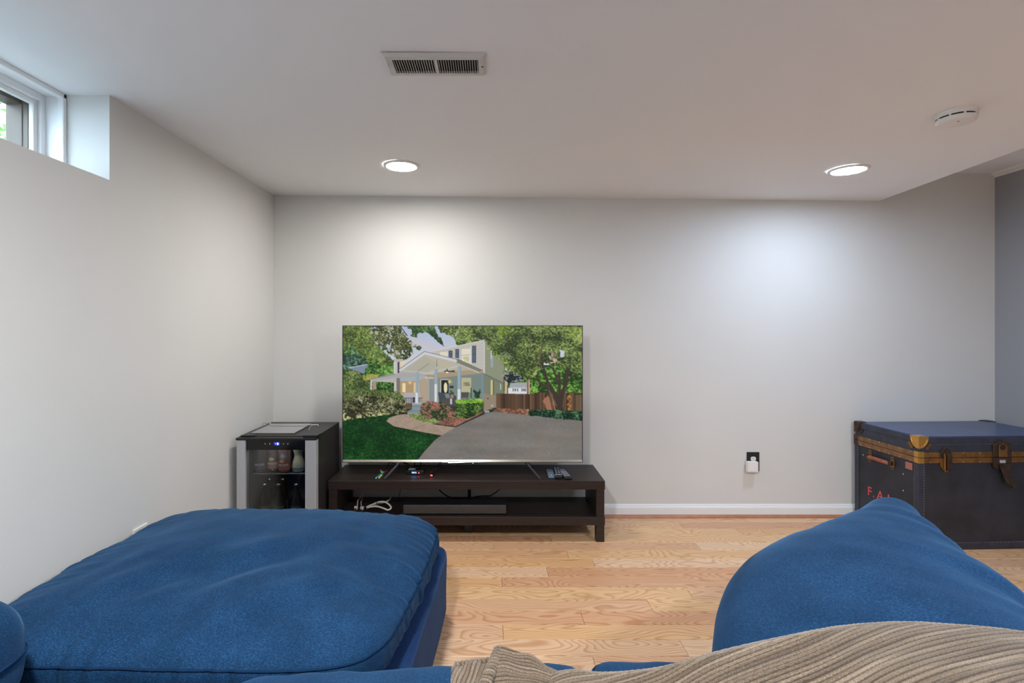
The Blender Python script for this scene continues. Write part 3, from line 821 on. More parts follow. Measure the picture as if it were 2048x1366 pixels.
# left carport
fill([(741, 757.5), (788, 747), (836, 745), (850, 750), (850, 760), (793, 765), (742, 764)], (172, 172, 176))
fill([(745, 762), (793, 755), (793, 766), (750, 764)], (190, 182, 174)); line(741, 758, 790, 748.5, 1.2, (130, 126, 124))
fill([(793, 756), (850, 752), (850, 762), (800, 762)], (168, 180, 186))
leaves([(753, 763), (788, 765), (788, 786), (753, 786)], BG, 3, 0, 50)
rect(741, 760, 744, 783, (206, 206, 208)); rect(745.5, 762, 752.5, 783, (176, 146, 118)); rect(788, 764, 793, 787, (204, 196, 192)); rect(793, 756, 800, 788, (126, 120, 110))
rect(800, 762, 840, 787, (186, 152, 108)); rect(804.5, 766, 811, 784, (242, 226, 170)); rect(827.5, 764.5, 838, 787, (226, 206, 160)); rect(832, 764.5, 835, 787, (196, 196, 190))
g_ = np.exp(-(((XX-820)/3.0)**2+((YY-765)/2.6)**2))[..., None]; img[:] = img*(1-g_)+np.array((255, 214, 130))*g_
rect(808, 785, 842, 806, (182, 176, 180)); rect(840, 757, 857, 800, (182, 164, 140))
rect(806, 806, 824, 817, (122, 92, 60)); rect(806, 795, 846, 796.2, (38, 40, 50))
for i in range(14): rect(808+i*2.6, 795, 808.8+i*2.6, 814 if i < 7 else 805, (38, 40, 50))
rect(826.5, 794, 829, 806, (34, 36, 44))
# porch details
rect(882.5, 760, 897, 797, (34, 30, 32)); rect(880, 758, 882.5, 797, (188, 186, 172)); rect(882.5, 757.5, 897, 760, (182, 176, 160))
m_ = ((XX-891)/3.7)**2+((YY-775)/10.3)**2 < 1; img[m_] = (236, 228, 176)
g_ = np.exp(-(((XX-899)/3.4)**2+((YY-763)/3.2)**2))[..., None]; img[:] = img*(1-g_)+np.array((255, 216, 120))*g_
rect(899, 771.5, 907, 776, (50, 50, 46))
rect(923, 755.5, 942, 785, (196, 188, 150)); rect(925, 757.5, 940.5, 784, (186, 186, 140)); line(925, 770, 941, 770, 1, (150, 150, 116)); leaves([(926, 764), (940, 764), (940, 772), (926, 772)], [(130, 120, 90), (190, 184, 140)], 2, 0, 55)
rect(963, 746, 966.5, 797, (120, 146, 158))
fill([(921, 784), (938, 784), (935.5, 797.5), (922, 797.5)], (84, 82, 80)); rect(924, 795, 933, 796.5, (150, 146, 140))
rect(941, 775, 943, 797, (40, 84, 52)); leaves([(946, 776), (951, 784), (955, 784), (961, 778), (957, 797), (949, 797)], [(20, 52, 30), (52, 88, 52)], 2.4, 2, 57)
fill([(876, 784), (900, 786), (912, 792), (912, 812), (880, 812)], (70, 76, 84)); fill([(889, 787), (898, 787), (900, 796), (892, 796)], (120, 136, 146)); rect(901, 789, 907, 796, (176, 120, 104)); leaves([(899, 778), (908, 784), (907, 789), (900, 789)], [(50, 66, 40), (110, 120, 80)], 2, 1, 58)
rect(884, 797, 908, 808, (88, 82, 72), 0.8); rect(900, 797, 904, 808, (190, 194, 196))
for x0, x1, y0, y1, ym in ((831, 837, 744, 807, 785), (869, 875, 738, 806, 768), (915, 922, 733, 800, 778)):
    rect(x0, y0, x1, y1, (156, 174, 186)); rect(x0, ym, x1, y1, (222, 226, 232)); rect(x0+(x1-x0)*0.72, y0, x1, y1, (126, 148, 158), 0.6)
rect(829, 805, 839, 807.5, (218, 222, 228))
line(888, 741.5, 910, 743.5, 1.4, (26, 22, 22)); line(889, 744.5, 909, 741.0, 1.4, (26, 22, 22)); rect(893.2, 737.5, 895, 742, (30, 26, 26)); m_ = ((XX-894)/3.2)**2+((YY-744.6)/1.4)**2 < 1; img[m_] = (250, 240, 200)
# lower side wall
fill([(967, 747), (1010, 767), (1010, 808), (967, 822)], (122, 134, 112)); fill([(967, 786), (1000, 792), (1000, 812), (967, 822)], (154, 136, 114), 2, 60)
rect(981, 760, 985.5, 789.5, (210, 198, 118)); rect(985.5, 760, 987.5, 790, (96, 84, 76)); rect(1000, 767, 1002, 779, (196, 200, 160)); line(968, 747.5, 1008, 767, 1.5, (96, 96, 96))
rect(974, 795.5, 977, 798, (70, 66, 60)); rect(982, 809, 986, 813, (190, 180, 160))
rect(1006.5, 745, 1009, 788, (86, 100, 96))
# right background
leaves([(1008, 730), (1170, 730), (1170, 792), (1008, 792)], [(26, 58, 20), (52, 96, 28), (90, 148, 46), (140, 190, 80)], 3.4, 0, 62, contrast=2.0)
leaves([(1008, 735), (1030, 740), (1046, 745), (1046, 762), (1008, 766)], [(26, 34, 48), (56, 74, 66), (120, 130, 130), (206, 200, 196)], 2.8, 3, 64, contrast=2.4)
fill([(1009, 760), (1015, 764), (1015, 790), (1009, 790)], (206, 178, 130)); rect(1014, 770, 1016, 789, (112, 76, 60))
rect(1016, 776, 1053, 791, (222, 226, 232)); fill([(1021, 765.5), (1053, 764.5), (1053, 776), (1018, 776)], (168, 172, 176))
rect(1021, 774.5, 1053, 776, (196, 200, 202))
for a in (1025, 1034, 1042.5, 1049.5): rect(a, 776.5, a+2.2, 782.5, (84, 92, 96))
for a in (1028.5, 1045.5): rect(a, 777, a+3.5, 782, (110, 116, 122))
rect(1053, 760, 1057.2, 788, (166, 104, 76)); rect(1057.2, 757, 1058.8, 788, (196, 180, 168))
# fence
fm = fill([(992, 786.5), (1068, 788), (1068, 785), (1170, 785), (1170, 826), (992, 820)], (98, 70, 50))
st_ = np.random.RandomState(8).rand(400)
idx = ((XX-990)/3.3).astype(int).clip(0, 399)
img[fm] = (img*(0.68+0.6*st_[idx])[..., None])[fm]
ed = (((XX-990)/3.3) % 1) < 0.2
img[fm & ed] *= 0.72
fill([(1086, 800), (1096, 790), (1101, 806), (1104, 822), (1094, 822)], (190, 128, 96), 2, 70, 0.8); fill([(1104, 793), (1112, 806), (1113, 822), (1108, 822)], (192, 126, 100), 1, 72, 0.8)
leaves([(1134, 790), (1142, 790), (1142, 824), (1136, 824)], [(80, 46, 20), (160, 100, 40), (220, 170, 90)], 1.8, 2, 74, cover=0.6)
fill([(1060, 790), (1068, 790), (1068, 818), (1060, 818)], (150, 108, 74), 0, 0, 0.35); fill([(1150, 790), (1165, 790), (1165, 822), (1150, 822)], (150, 130, 90), 0, 0, 0.4)
# big tree
for a in ((1117, 822, 1112, 790, 12), (1112, 792, 1095, 765, 7), (1096, 768, 1082, 722, 5.5), (1111, 790, 1080, 765, 4.5), (1082, 768, 1070, 750, 3.2), (1118, 810, 1130, 772, 9), (1129, 776, 1136, 733, 7.5), (1119, 795, 1118, 744, 5), (1119, 775, 1105, 735, 3.6), (1133, 762, 1160, 742, 3.2)):
    line(*a, (66, 54, 44)); 
line(1097, 780, 1113, 812, 1.6, (120, 104, 84)); line(1131, 775, 1125, 815, 1.4, (104, 90, 74))
leaves([(960, 645), (1170, 645), (1170, 742), (1150, 748), (1140, 736), (1100, 730), (1084, 726), (1078, 748), (1062, 762), (1040, 752), (1012, 742), (1002, 722), (986, 712), (974, 690), (962, 672)], TR, 2.6, 6, 80, contrast=1.7, big=24)
leaves([(990, 645), (1030, 645), (1020, 668), (996, 675)], [(96, 130, 30), (140, 170, 40), (176, 196, 60)], 2.6, 5, 84, cover=0.56)
leaves([(1125, 645), (1170, 645), (1170, 690), (1130, 672)], [(90, 120, 44), (150, 172, 70), (196, 204, 110)], 2.4, 5, 86, cover=0.5)
leaves([(1094, 702), (1112, 702), (1114, 732), (1100, 732)], [(120, 110, 90), (190, 180, 150), (216, 206, 180)], 2.4, 3, 88, cover=0.45)
leaves([(1119, 700), (1130, 702), (1128, 714), (1120, 714)], [(180, 190, 200), (214, 218, 226)], 3, 2, 89, cover=0.7)
leaves([(1000, 706), (1024, 706), (1020, 716), (1000, 716)], [(110, 130, 90), (150, 160, 120)], 3, 3, 91, cover=0.5)
line(1004, 662, 1019, 690, 1.6, (84, 72, 50)); line(1060, 664, 1060, 694, 1.4, (92, 92, 56)); line(1084, 690, 1078, 726, 3.0, (98, 82, 58)); line(1070, 706, 1072, 730, 2.4, (98, 82, 56))
# ground
fill([(686, 832), (700, 830), (780, 820), (824, 818), (824, 832), (790, 835), (686, 845)], (58, 46, 38))
leaves([(686, 826), (760, 818), (780, 822), (780, 828), (686, 842)], [(120, 130, 50), (180, 184, 110), (216, 214, 150)], 3, 1, 92, cover=0.5)
lm = leaves([(680, 842), (730, 834), (790, 828), (806, 826), (780, 836), (773, 843), (788, 852), (847, 864), (883, 870), (871, 878), (848, 903), (831, 925), (680, 925)], [(10, 48, 16), (16, 64, 22), (26, 82, 30), (44, 104, 42)], 2.2, 0.6, 94, big=26)
line(883, 869.5, 871, 877.5, 1.6, (36, 34, 32)); line(871, 877.5, 848, 902.5, 1.6, (36, 34, 32)); line(848, 902.5, 830, 921, 1.6, (36, 34, 32))
leaves([(686, 844), (790, 832), (770, 838), (686, 852)], [(40, 70, 30), (90, 110, 60)], 2.4, 1.5, 96, cover=0.3)
fill([(824, 806), (862, 806), (862, 832), (815, 832), (815, 822), (824, 818)], (134, 150, 158)); line(824, 812.5, 850, 812.5, 1.2, (104, 120, 128)); line(815, 822, 845, 821, 1.2, (104, 120, 128)); rect(824, 805.5, 862, 808, (176, 186, 190))
pm = fill([(773, 842), (778, 835), (797, 829), (818, 827.5), (822, 834), (867, 847), (912, 853.5), (883, 870), (847, 864), (788, 852)], (170, 146, 126))
img[pm] = (img*(0.92+0.16*vnoise(5, 3, 2, 98))[..., None])[pm]
line(824, 858, 850, 849, 0.8, (134, 112, 96))
fill([(866, 846), (880, 834), (940, 830), (968, 822), (945, 838), (912, 853)], (150, 96, 76)); leaves([(866, 846), (880, 834), (940, 830), (955, 832), (912, 852)], [(112, 70, 56), (160, 104, 84), (190, 134, 112)], 2.0, 0, 100)
line(866, 847, 911, 853, 2.2, (58, 52, 50)); line(911, 853, 945, 836.5, 2.6, (54, 46, 44)); line(945, 836.5, 992, 818, 2.4, (40, 36, 36))
rect(969, 821, 979, 827, (110, 124, 138)); rect(970, 821, 978, 823.5, (176, 178, 180))
leaves([(815, 830), (830, 826), (866, 830), (884, 838), (870, 848), (838, 842)], [(90, 110, 50), (136, 152, 80), (172, 180, 110)], 2.4, 2, 102)
leaves([(838, 826), (842, 808), (860, 800), (880, 804), (896, 812), (912, 824), (912, 836), (880, 842), (850, 834)], [(40, 64, 30), (84, 90, 52), (176, 110, 100), (150, 110, 74), (206, 96, 104)], 2.6, 3, 104, contrast=2.1)
leaves([(910, 800), (966, 797), (967, 812), (958, 824), (936, 836), (914, 832)], [(24, 50, 18), (56, 92, 32), (88, 128, 46), (124, 156, 72)], 2.3, 2, 106, contrast=1.9)
leaves([(910, 799), (966, 796.5), (966, 804), (912, 808)], [(90, 150, 34), (136, 190, 50), (166, 206, 70)], 2.3, 2, 108)
leaves([(680, 782), (700, 778), (770, 780), (800, 786), (810, 800), (812, 822), (780, 826), (740, 826), (720, 830), (680, 824)], [(30, 36, 18), (62, 66, 34), (96, 98, 54), (120, 118, 72), (178, 176, 140)], 2.2, 3, 110, contrast=2.1)
leaves([(680, 779), (740, 778), (800, 785), (806, 796), (740, 790), (680, 796)], [(70, 92, 36), (110, 132, 60), (156, 168, 104)], 2.2, 3, 112, cover=0.6)
for a in ((700, 834, 690, 818), (708, 834, 722, 818), (722, 824, 738, 814)): line(*a, 1.6, (70, 50, 34))
dm = fill([(831, 925), (848, 903), (871, 878), (883, 870), (912, 853.5), (946, 838), (968, 828), (988, 822), (1016, 826), (1070, 831), (1164, 841), (1170, 841), (1170, 925)], (126, 121, 116))
img[dm] = (img*(0.86+0.28*(0.6*vnoise(60, 14, 2, 114)+0.4*vnoise(3, 2, 2, 115)))[..., None])[dm]
pk = np.clip((vnoise(50, 16, 2, 116)-0.5)*3, 0, 1)[..., None]
img[dm] = (img*(1-0.25*pk)+np.array((150, 126, 112))*0.25*pk)[dm]
leaves([(985, 820), (1000, 816), (1058, 818), (1058, 830), (1020, 827)], [(110, 66, 46), (160, 108, 80), (190, 150, 120)], 2.6, 1, 118)
leaves([(1054, 822), (1075, 818), (1168, 822), (1168, 842), (1110, 836), (1060, 830)], [(14, 38, 26), (26, 64, 40), (52, 96, 62), (96, 140, 100)], 2.6, 1.5, 120, contrast=1.9)
for a in ((979, 888), (1010, 911), (1097, 906), (921, 915)): rect(a[0], a[1], a[0]+1, a[1]+1, (226, 224, 220))
lum = (img @ np.array((0.3, 0.59, 0.11)))[..., None]
img = np.clip((img*0.86+lum*0.14)*0.94, 0, 255)
# box-filter to one sample per photo pixel and write to a grid mesh
H2, W2 = IH//SSF, IW//SSF
small = img[:H2*SSF, :W2*SSF].reshape(H2, SSF, W2, SSF, 3).mean(axis=(1, 3))/255.0
linimg = np.where(small <= 0.04045, small/12.92, ((small+0.055)/1.055)**2.4)
gx = np.linspace(sxa, sxb, W2); gz = np.linspace(szb, sza, H2)
GX, GZ = np.meshgrid(gx, gz)
co = np.stack([GX-o.x, np.full_like(GX, TY-0.0005-o.y), GZ-o.z], -1).reshape(-1, 3)
ii, jj = np.meshgrid(np.arange(H2-1), np.arange(W2-1), indexing='ij')
base_i = (ii*W2+jj).ravel()
quads = np.stack([base_i, base_i+W2, base_i+W2+1, base_i+1], -1)
me = bpy.data.meshes.new('screen')
me.vertices.add(len(co)); me.vertices.foreach_set('co', co.ravel().astype(np.float32))
me.loops.add(quads.size); me.loops.foreach_set('vertex_index', quads.ravel().astype(np.int32))
me.polygons.add(len(quads)); me.polygons.foreach_set('loop_start', np.arange(0, quads.size, 4, dtype=np.int32))
me.update(calc_edges=True)
att = me.color_attributes.new('picture', 'FLOAT_COLOR', 'POINT')
cc = np.ones((len(co), 4), np.float32); cc[:, :3] = linimg.reshape(-1, 3)
att.data.foreach_set('color', cc.ravel())
ms = bpy.data.materials.new('lit_screen'); ms.use_nodes = True
nt = ms.node_tree; p = nt.nodes['Principled BSDF']
p.inputs['Base Color'].default_value = (0.004, 0.004, 0.004, 1); p.inputs['Roughness'].default_value = 0.28; p.inputs['Specular IOR Level'].default_value = 0.35
an = nt.nodes.new('ShaderNodeAttribute'); an.attribute_name = 'picture'
nt.links.new(an.outputs['Color'], p.inputs['Emission Color']); p.inputs['Emission Strength'].default_value = 1.0 / 2**EXPO
me.materials.append(ms)
so = bpy.data.objects.new('screen', me); C.objects.link(so); so.parent = tv
so['label'] = 'lit screen with a photograph of a porch house, lawn and driveway'


# ================================================================== SMALL THINGS ON THE STAND
def P_on(u, v, z):       # photo pixel on the horizontal plane z -> point
    y = (CAM_Z - z) * 1024.0 / (v - 654.0)
    return Vector(((u - 981) * y / 1024.0, y, z))

# streaming box with lit display
pb = P_on(829, 950, ST)
t = thing('streaming_box', (pb.x, pb.y+0.04, ST), 'small black box with blue digits and a red light on the stand', 'electronics')
o = t.location
bx0, bx1 = pb.x-0.055, pb.x+0.055
MB().box(bx0, bx1, pb.y, pb.y+0.085, ST+0.001, ST+0.026).build('case', M['blackg'], t, o, bevel=0.003)
MB().box(bx0+0.015, bx1-0.055, pb.y+0.02, pb.y+0.05, ST+0.0262, ST+0.0268).build('top_label', M['silver'], t, o)
eb = emitter('blue_digits', (0.16, 0.32, 1.0), 2.2)
er = emitter('red_led', (1.0, 0.04, 0.06), 1.8)
for i, x in enumerate((-0.016, -0.009, -0.002, 0.006)):
    zz = ST+0.0135
    m_ = MB()
    x += pb.x
    m_.box(x, x+0.0012, pb.y-0.0008, pb.y+0.0006, zz-0.0045, zz+0.0045).box(x+0.004, x+0.0052, pb.y-0.0008, pb.y+0.0006, zz-0.0045 if i % 2 else zz, zz+0.0045)
    m_.box(x, x+0.0052, pb.y-0.0008, pb.y+0.0006, zz+0.0035, zz+0.0048).box(x, x+0.0052, pb.y-0.0008, pb.y+0.0006, zz-0.0006, zz+0.0006)
    m_.build('digit', eb, t, o)
MB().lathe((pb.x+0.026, pb.y+0.0005, ST+0.0125), [(0.0045, 0), (0.0040, 0.0015)], 14, axis='y').build('power_light', er, t, o)
# infrared puck with red light
pr_ = P_on(863, 953, ST)
t = thing('infrared_puck', (pr_.x, pr_.y, ST), 'tiny black puck with a glowing red light beside the streaming box', 'electronics')
o = t.location
smooth_angle(MB().lathe((pr_.x, pr_.y, ST+0.0005), [(0.012, 0), (0.013, 0.004), (0.010, 0.010), (0.006, 0.012)], 20).build('case', M['blackg'], t, o))
smooth_angle(MB().lathe((pr_.x, pr_.y-0.009, ST+0.008), [(0.0065, 0), (0.005, 0.003), (0.002, 0.004)], 14, axis='y').build('lens', emitter('red_led_soft', (1.0, 0.10, 0.09), 1.2), t, o))
MB().tube([(pr_.x+0.008, pr_.y+0.008, ST+0.006), (pr_.x+0.02, pr_.y+0.05, ST+0.004), (pr_.x+0.035, pr_.y+0.12, ST+0.02), (pr_.x+0.05, 3.19, ST+0.045), (pr_.x+0.07, 3.22, ST+0.03)], 0.0016, 6).build('lead', M['rubber'], t, o, smooth=True)

# audio/video plugs lying in a small heap
def av_plug(p0, p1, r, body, tipm, label):
    p0 = Vector(p0); p1 = Vector(p1)
    d = (p1-p0).normalized()
    t = thing('av_plug', tuple(p0), label, 'plug', 'audio video plugs on the stand')
    o = t.location
    MB().cyl(p0, p1, r, r*0.9, 12).build('grip', body, t, o, bevel=0.0008)
    MB().cyl(p1, p1+d*0.006, r*0.75, n=12).build('tip', tipm, t, o)
    MB().cyl(p0-d*0.006, p0, r*0.55, n=10).build('collar', tipm, t, o)
mteal = nmat('teal_plastic', rgb(24, 132, 164), 0.4, bump=(200, 0.03, 0.001))
myel = nmat('yellow_plastic', rgb(214, 206, 60), 0.4, bump=(200, 0.03, 0.001))
mred = nmat('crimson_plastic', rgb(168, 24, 48), 0.4, bump=(200, 0.03, 0.001))
a = P_on(752.5, 956, ST+0.006); b = P_on(767, 945, ST+0.006)
av_plug(a, b, 0.0055, mteal, M['plastic'], 'long teal plug with white ends beside the left foot of the television')
a = P_on(758.5, 955.5, ST+0.005); b = P_on(763.5, 950.5, ST+0.005)
av_plug(a, b, 0.0048, myel, M['plastic'], 'yellow plug lying in front of the teal plug')
a = P_on(764, 944.5, ST+0.005); b = P_on(761.5, 941.5, ST+0.005)
av_plug(a, b, 0.0055, myel, M['plastic'], 'yellow plug lying behind the teal plug')
a = P_on(772.5, 944.5, ST+0.0055); b = P_on(773, 941, ST+0.0055)
av_plug(a, b, 0.0058, mred, M['blackp'], 'dark red plug between the teal plug and the television foot')

# remotes
def remote(uf, vf, ub, vb, wdt, th, label, body, btn, band=False, grid=(3, 6)):
    f_ = P_on(uf, vf, ST); b_ = P_on(ub, vb, ST)
    L_ = (b_-f_).length; ang = math.atan2(b_.y-f_.y, b_.x-f_.x)
    t = thing('remote_control', tuple((f_+b_)/2), label, 'remote control', 'remote controls')
    t.rotation_euler = (0, 0, ang)
    MB().box(-L_/2, L_/2, -wdt/2, wdt/2, 0.0005, th).build('case', body, t, bevel=0.006, seg=3)
    if grid:
        for i in range(grid[1]):
            for j in range(grid[0]):
                x = -L_/2+L_*(0.16+0.72*i/(max(1, grid[1]-1))); y = (j-(grid[0]-1)/2)*wdt/(grid[0]+0.6)
                MB().box(x-0.0045, x+0.0045, y-0.0045, y+0.0045, th-0.001, th+0.0016).build('button', btn, t, bevel=0.001)
    if band:
        MB().box(-L_/2-0.0005+0.028, -L_/2+0.040, -wdt/2-0.0006, wdt/2+0.0006, 0.003, th+0.0012).build('silver_band', M['chrome'], t, bevel=0.002)
    return t
mgb = nmat('grey_blue_plastic', rgb(96, 112, 132), 0.35, bump=(200, 0.03, 0.001))
mbtn = nmat('button_grey', rgb(150, 158, 178), 0.5, bump=(200, 0.03, 0.001))
remote(1103.5, 957.5, 1099, 941.5, 0.040, 0.012, 'slim plain grey-blue remote, nearest the television foot', mgb, M['silver'], grid=(1, 1))
remote(1117.5, 959, 1112, 940.5, 0.042, 0.020, 'middle black remote with a bright silver band', M['blackp'], mbtn, band=True, grid=(2, 5))
remote(1137, 960, 1121, 942.5, 0.046, 0.016, 'black remote with rows of pale buttons, farthest right', M['blackp'], mbtn, grid=(3, 7))

# ---- cables
def cable(pts, r, mat, label, n=8):
    t = MB().tube(pts, r, n).build('cable', mat, smooth=True)
    return tag(t, label, 'cable')
def q(u, v, y): return tuple(at(u, v, y))
cable([q(779, 924, 3.15), q(776, 930, 3.16), (at(772, 935, 3.18).x, 3.18, ST+0.005), (at(770, 940, 3.12).x, 3.12, ST+0.004), (at(772, 943, 3.06).x, 3.06, ST+0.004)], 0.0028, M['rubber'], 'black lead dropping behind the television to the coloured plugs')
cable([q(830, 922, 3.14), q(829, 930, 3.17), q(838, 933, 3.2), q(842, 926, 3.2), q(832, 921, 3.16)], 0.003, M['rubber'], 'black cable loop hanging under the television above the streaming box')
cable([q(880, 927, 3.22), q(874, 931, 3.18), q(879, 934.5, 3.14), q(868, 938, 3.10), q(862, 945, 3.05)], 0.0022, M['rubber'], 'thin black cable curled behind the red lit puck')
cable([(at(770, 927, 3.2).x, 3.2, ST+0.05), q(800, 930, 3.22), q(820, 933, 3.22), q(850, 930, 3.22)], 0.003, M['rubber'], 'black cable sagging between the television foot and the streaming box')
# under the top: white cable loops and black leads (behind and on the lower shelf)
SH = 0.145
cable([q(752, 980, 3.2), q(764, 984, 3.2), q(776, 987.5, 3.2), q(781, 993, 3.18), q(778, 1000, 3.14), q(770, 1004, 3.1), q(758, 1007, 3.08), q(745, 1011, 3.07), q(733, 1015, 3.05)], 0.0042, M['whitecable'], 'white cable curving down from behind the stand top')
cable([q(733, 1014, 3.05), q(745, 1009, 3.05), q(758, 1004, 3.05), q(770, 1004, 3.04), q(779, 1010, 3.03), q(782, 1016, 3.02), q(776, 1020, 3.01), q(768, 1017, 3.01), q(755, 1013, 3.02), q(742, 1013.5, 3.02), q(734, 1016, 3.03)], 0.005, M['whitecable'], 'coiled white cable loop lying on the lower shelf')
cable([q(728, 979, 3.22), q(723, 989, 3.22), q(719, 998, 3.2), (at(716, 1004, 3.15).x, 3.15, SH+0.03), (at(714, 1016, 3.05).x, 3.05, SH+0.01)], 0.0036, M['whitecable'], 'straight white cable hanging at the left end of the shelf')
cable([q(729, 980, 3.2), q(727, 990, 3.2), q(724, 999, 3.18), (at(722, 1006, 3.12).x, 3.12, SH+0.025), (at(724, 1018, 3.04).x, 3.04, SH+0.01)], 0.0030, M['whitecable'], 'second white cable hanging beside the first at the left end')
cable([q(748, 996, 3.1), q(752, 1001, 3.07), q(754, 1008, 3.03), q(755, 1016, 3.02)], 0.0022, M['rubber'], 'black tie wrapped around the white cable coil')
cable([q(801, 979, 3.24), q(800, 985, 3.24), q(797.5, 991, 3.24), q(796.5, 998, 3.22), (at(796, 1003, 3.2).x, 3.2, SH+0.005)], 0.0018, M['rubber'], 'thin black lead hanging left of the soundbar')
cable([q(878, 979, 3.26), q(885, 986, 3.26), q(894, 992, 3.26), q(906, 996, 3.25), q(920, 996, 3.24), q(934, 995, 3.22)], 0.0042, M['rubber'], 'black power cable swooping behind the stand left of the post')
cable([q(1000, 978, 3.26), q(990, 986, 3.26), q(980, 991.5, 3.25), q(965, 992, 3.24), q(952, 993.5, 3.22), q(938, 997, 3.2)], 0.0036, M['rubber'], 'black power cable rising right of the post behind the stand')
for i, (u, v, y) in enumerate(((712, 1015, 3.03), (724, 1016, 3.02))):
    c_ = P_on(u, v+3, SH)
    t = thing('white_plug', tuple(c_), ['small white plug end at the far left of the lower shelf', 'small white plug end beside the white cable coil'][i], 'plug', 'white plugs on the shelf')
    oo = t.location
    MB().box(c_.x-0.010, c_.x+0.010, c_.y-0.008, c_.y+0.012, SH+0.001, SH+0.016).build('body', M['plastic'], t, oo, bevel=0.002)
    MB().box(c_.x-0.005, c_.x+0.005, c_.y-0.018, c_.y-0.008, SH+0.004, SH+0.012).build('tip', M['chrome'], t, oo)

# ================================================================== MINI FRIDGE
FX0, FX1, FY0, FY1, FZ = -1.383, -0.948, 2.78, 3.225, 0.64
M['fridge'] = nmat('fridge_black_steel', rgb(44, 42, 40), 0.42, bump=(260, 0.08, 0.001))
M['liner'] = nmat('fridge_liner', rgb(74, 76, 74), 0.5, bump=(60, 0.03, 0.001))
fr = thing('beverage_fridge', ((FX0+FX1)/2, (FY0+FY1)/2, 0), 'black and silver glass door mini fridge in the corner beside the stand', 'fridge')
o = fr.location
bY = FY0+0.045
cab = MB()
cab.box(FX0+0.004, FX0+0.030, bY, FY1, 0.02, FZ-0.004).box(FX1-0.030, FX1-0.004, bY, FY1, 0.02, FZ-0.004)
cab.box(FX0+0.030, FX1-0.030, bY, FY1, FZ-0.034, FZ-0.004).box(FX0+0.030, FX1-0.030, bY, FY1, 0.02, 0.06).box(FX0+0.030, FX1-0.030, FY1-0.03, FY1, 0.06, FZ-0.034)
cab.build('cabinet', M['fridge'], fr, o, bevel=0.002)
MB().box(FX0+0.030, FX0+0.034, bY+0.002, FY1-0.03, 0.06, FZ-0.034).box(FX1-0.034, FX1-0.030, bY+0.002, FY1-0.03, 0.06, FZ-0.034).box(FX0+0.034, FX1-0.034, FY1-0.034, FY1-0.03, 0.06, FZ-0.034).build('liner', M['liner'], fr, o)
MB().box(FX0+0.004, FX1-0.004, bY-0.006, FY1, FZ-0.004, FZ+0.002).build('top_panel', M['fridge'], fr, o, bevel=0.002)
for x in (FX0+0.05, FX1-0.05):
    for y in (bY+0.03, FY1-0.05):
        MB().cyl((x, y, 0), (x, y, 0.02), 0.016, n=12).build('foot', M['rubber'], fr, o)
# door
ds = MB().box(FX0+0.051, FX1-0.056, FY0+0.012, FY0+0.040, FZ-0.071, FZ-0.014).build('door', M['blackg'], fr, o, bevel=0.001)
ds['label'] = 'black control strip at the top of the door'
MB().box(FX0+0.003, FX0+0.052, FY0, FY0+0.042, 0.022, FZ-0.015).build('door_bar', M['silver'], fr, o, bevel=0.004, seg=3)
MB().box(FX1-0.060, FX1, FY0, FY0+0.042, 0.022, FZ-0.015).build('door_bar', M['silver'], fr, o, bevel=0.004, seg=3)
MB().box(FX0, FX1+0.001, FY0-0.003, FY0+0.043, FZ-0.015, FZ-0.003).build('door_cap', M['blackp'], fr, o, bevel=0.002)
MB().box(FX0+0.052, FX1-0.060, FY0+0.006, FY0+0.040, 0.022, 0.05).build('door_bottom_rail', M['blackp'], fr, o, bevel=0.001)
M['smoked'] = glass('smoked_glass', (0.80, 0.82, 0.81, 1), 0.07)
MB().box(FX0+0.052, FX1-0.060, FY0+0.016, FY0+0.020, 0.05, FZ-0.071).build('glass', M['smoked'], fr, o)
MB().box(FX1-0.075, FX1+0.004, FY0+0.012, FY0+0.075, FZ-0.003, FZ+0.009).build('hinge', M['blackp'], fr, o, bevel=0.002)
MB().box(FX0+0.012, FX0+0.090, FY0+0.030, FY0+0.075, FZ-0.003, FZ+0.005).build('hinge_cover', M['blackp'], fr, o, bevel=0.002)
cxd = at(553, 0, FY0).x; zd = at(0, 888.5, FY0).z
ebl = emitter('fridge_display', (0.06, 0.10, 1.0), 2.0); ebw = emitter('fridge_digit', (0.45, 0.6, 1.0), 3.5)
disp = MB().box(cxd-0.018, cxd+0.014, FY0+0.0112, FY0+0.0122, zd-0.008, zd+0.008).build('display', nmat('display_glass', rgb(14, 14, 60), 0.2, emit=(0.02, 0.03, 0.8, 1), estr=0.25, bump=(60, 0.01, 0.001)), fr, o)
for x0, x1, z0, z1, m_ in ((-0.012, -0.006, -0.004, 0.004, ebl), (-0.001, 0.004, -0.006, 0.006, ebw), (-0.016, -0.013, 0.003, 0.006, ebl), (0.007, 0.010, -0.006, -0.003, ebl), (0.006, 0.009, 0.001, 0.005, ebl)):
    MB().box(cxd+x0, cxd+x1, FY0+0.0105, FY0+0.0113, zd+z0, zd+z1).build('digit', m_, disp, o)
for u in (528.5, 537.5, 565, 574):
    x = at(u, 0, FY0).x
    MB().box(x-0.0022, x+0.0022, FY0+0.0108, FY0+0.0122, zd-0.003, zd+0.003).build('touch_mark', M['silver'], fr, o)
MB().box(FX0+0.12, FX1-0.12, bY+0.02, bY+0.035, FZ-0.038, FZ-0.034).build('added_inner_light', emitter('added_fridge_light', (0.95, 0.97, 1.0), 5.0), fr, o)  # light added inside the cabinet to brighten the cans
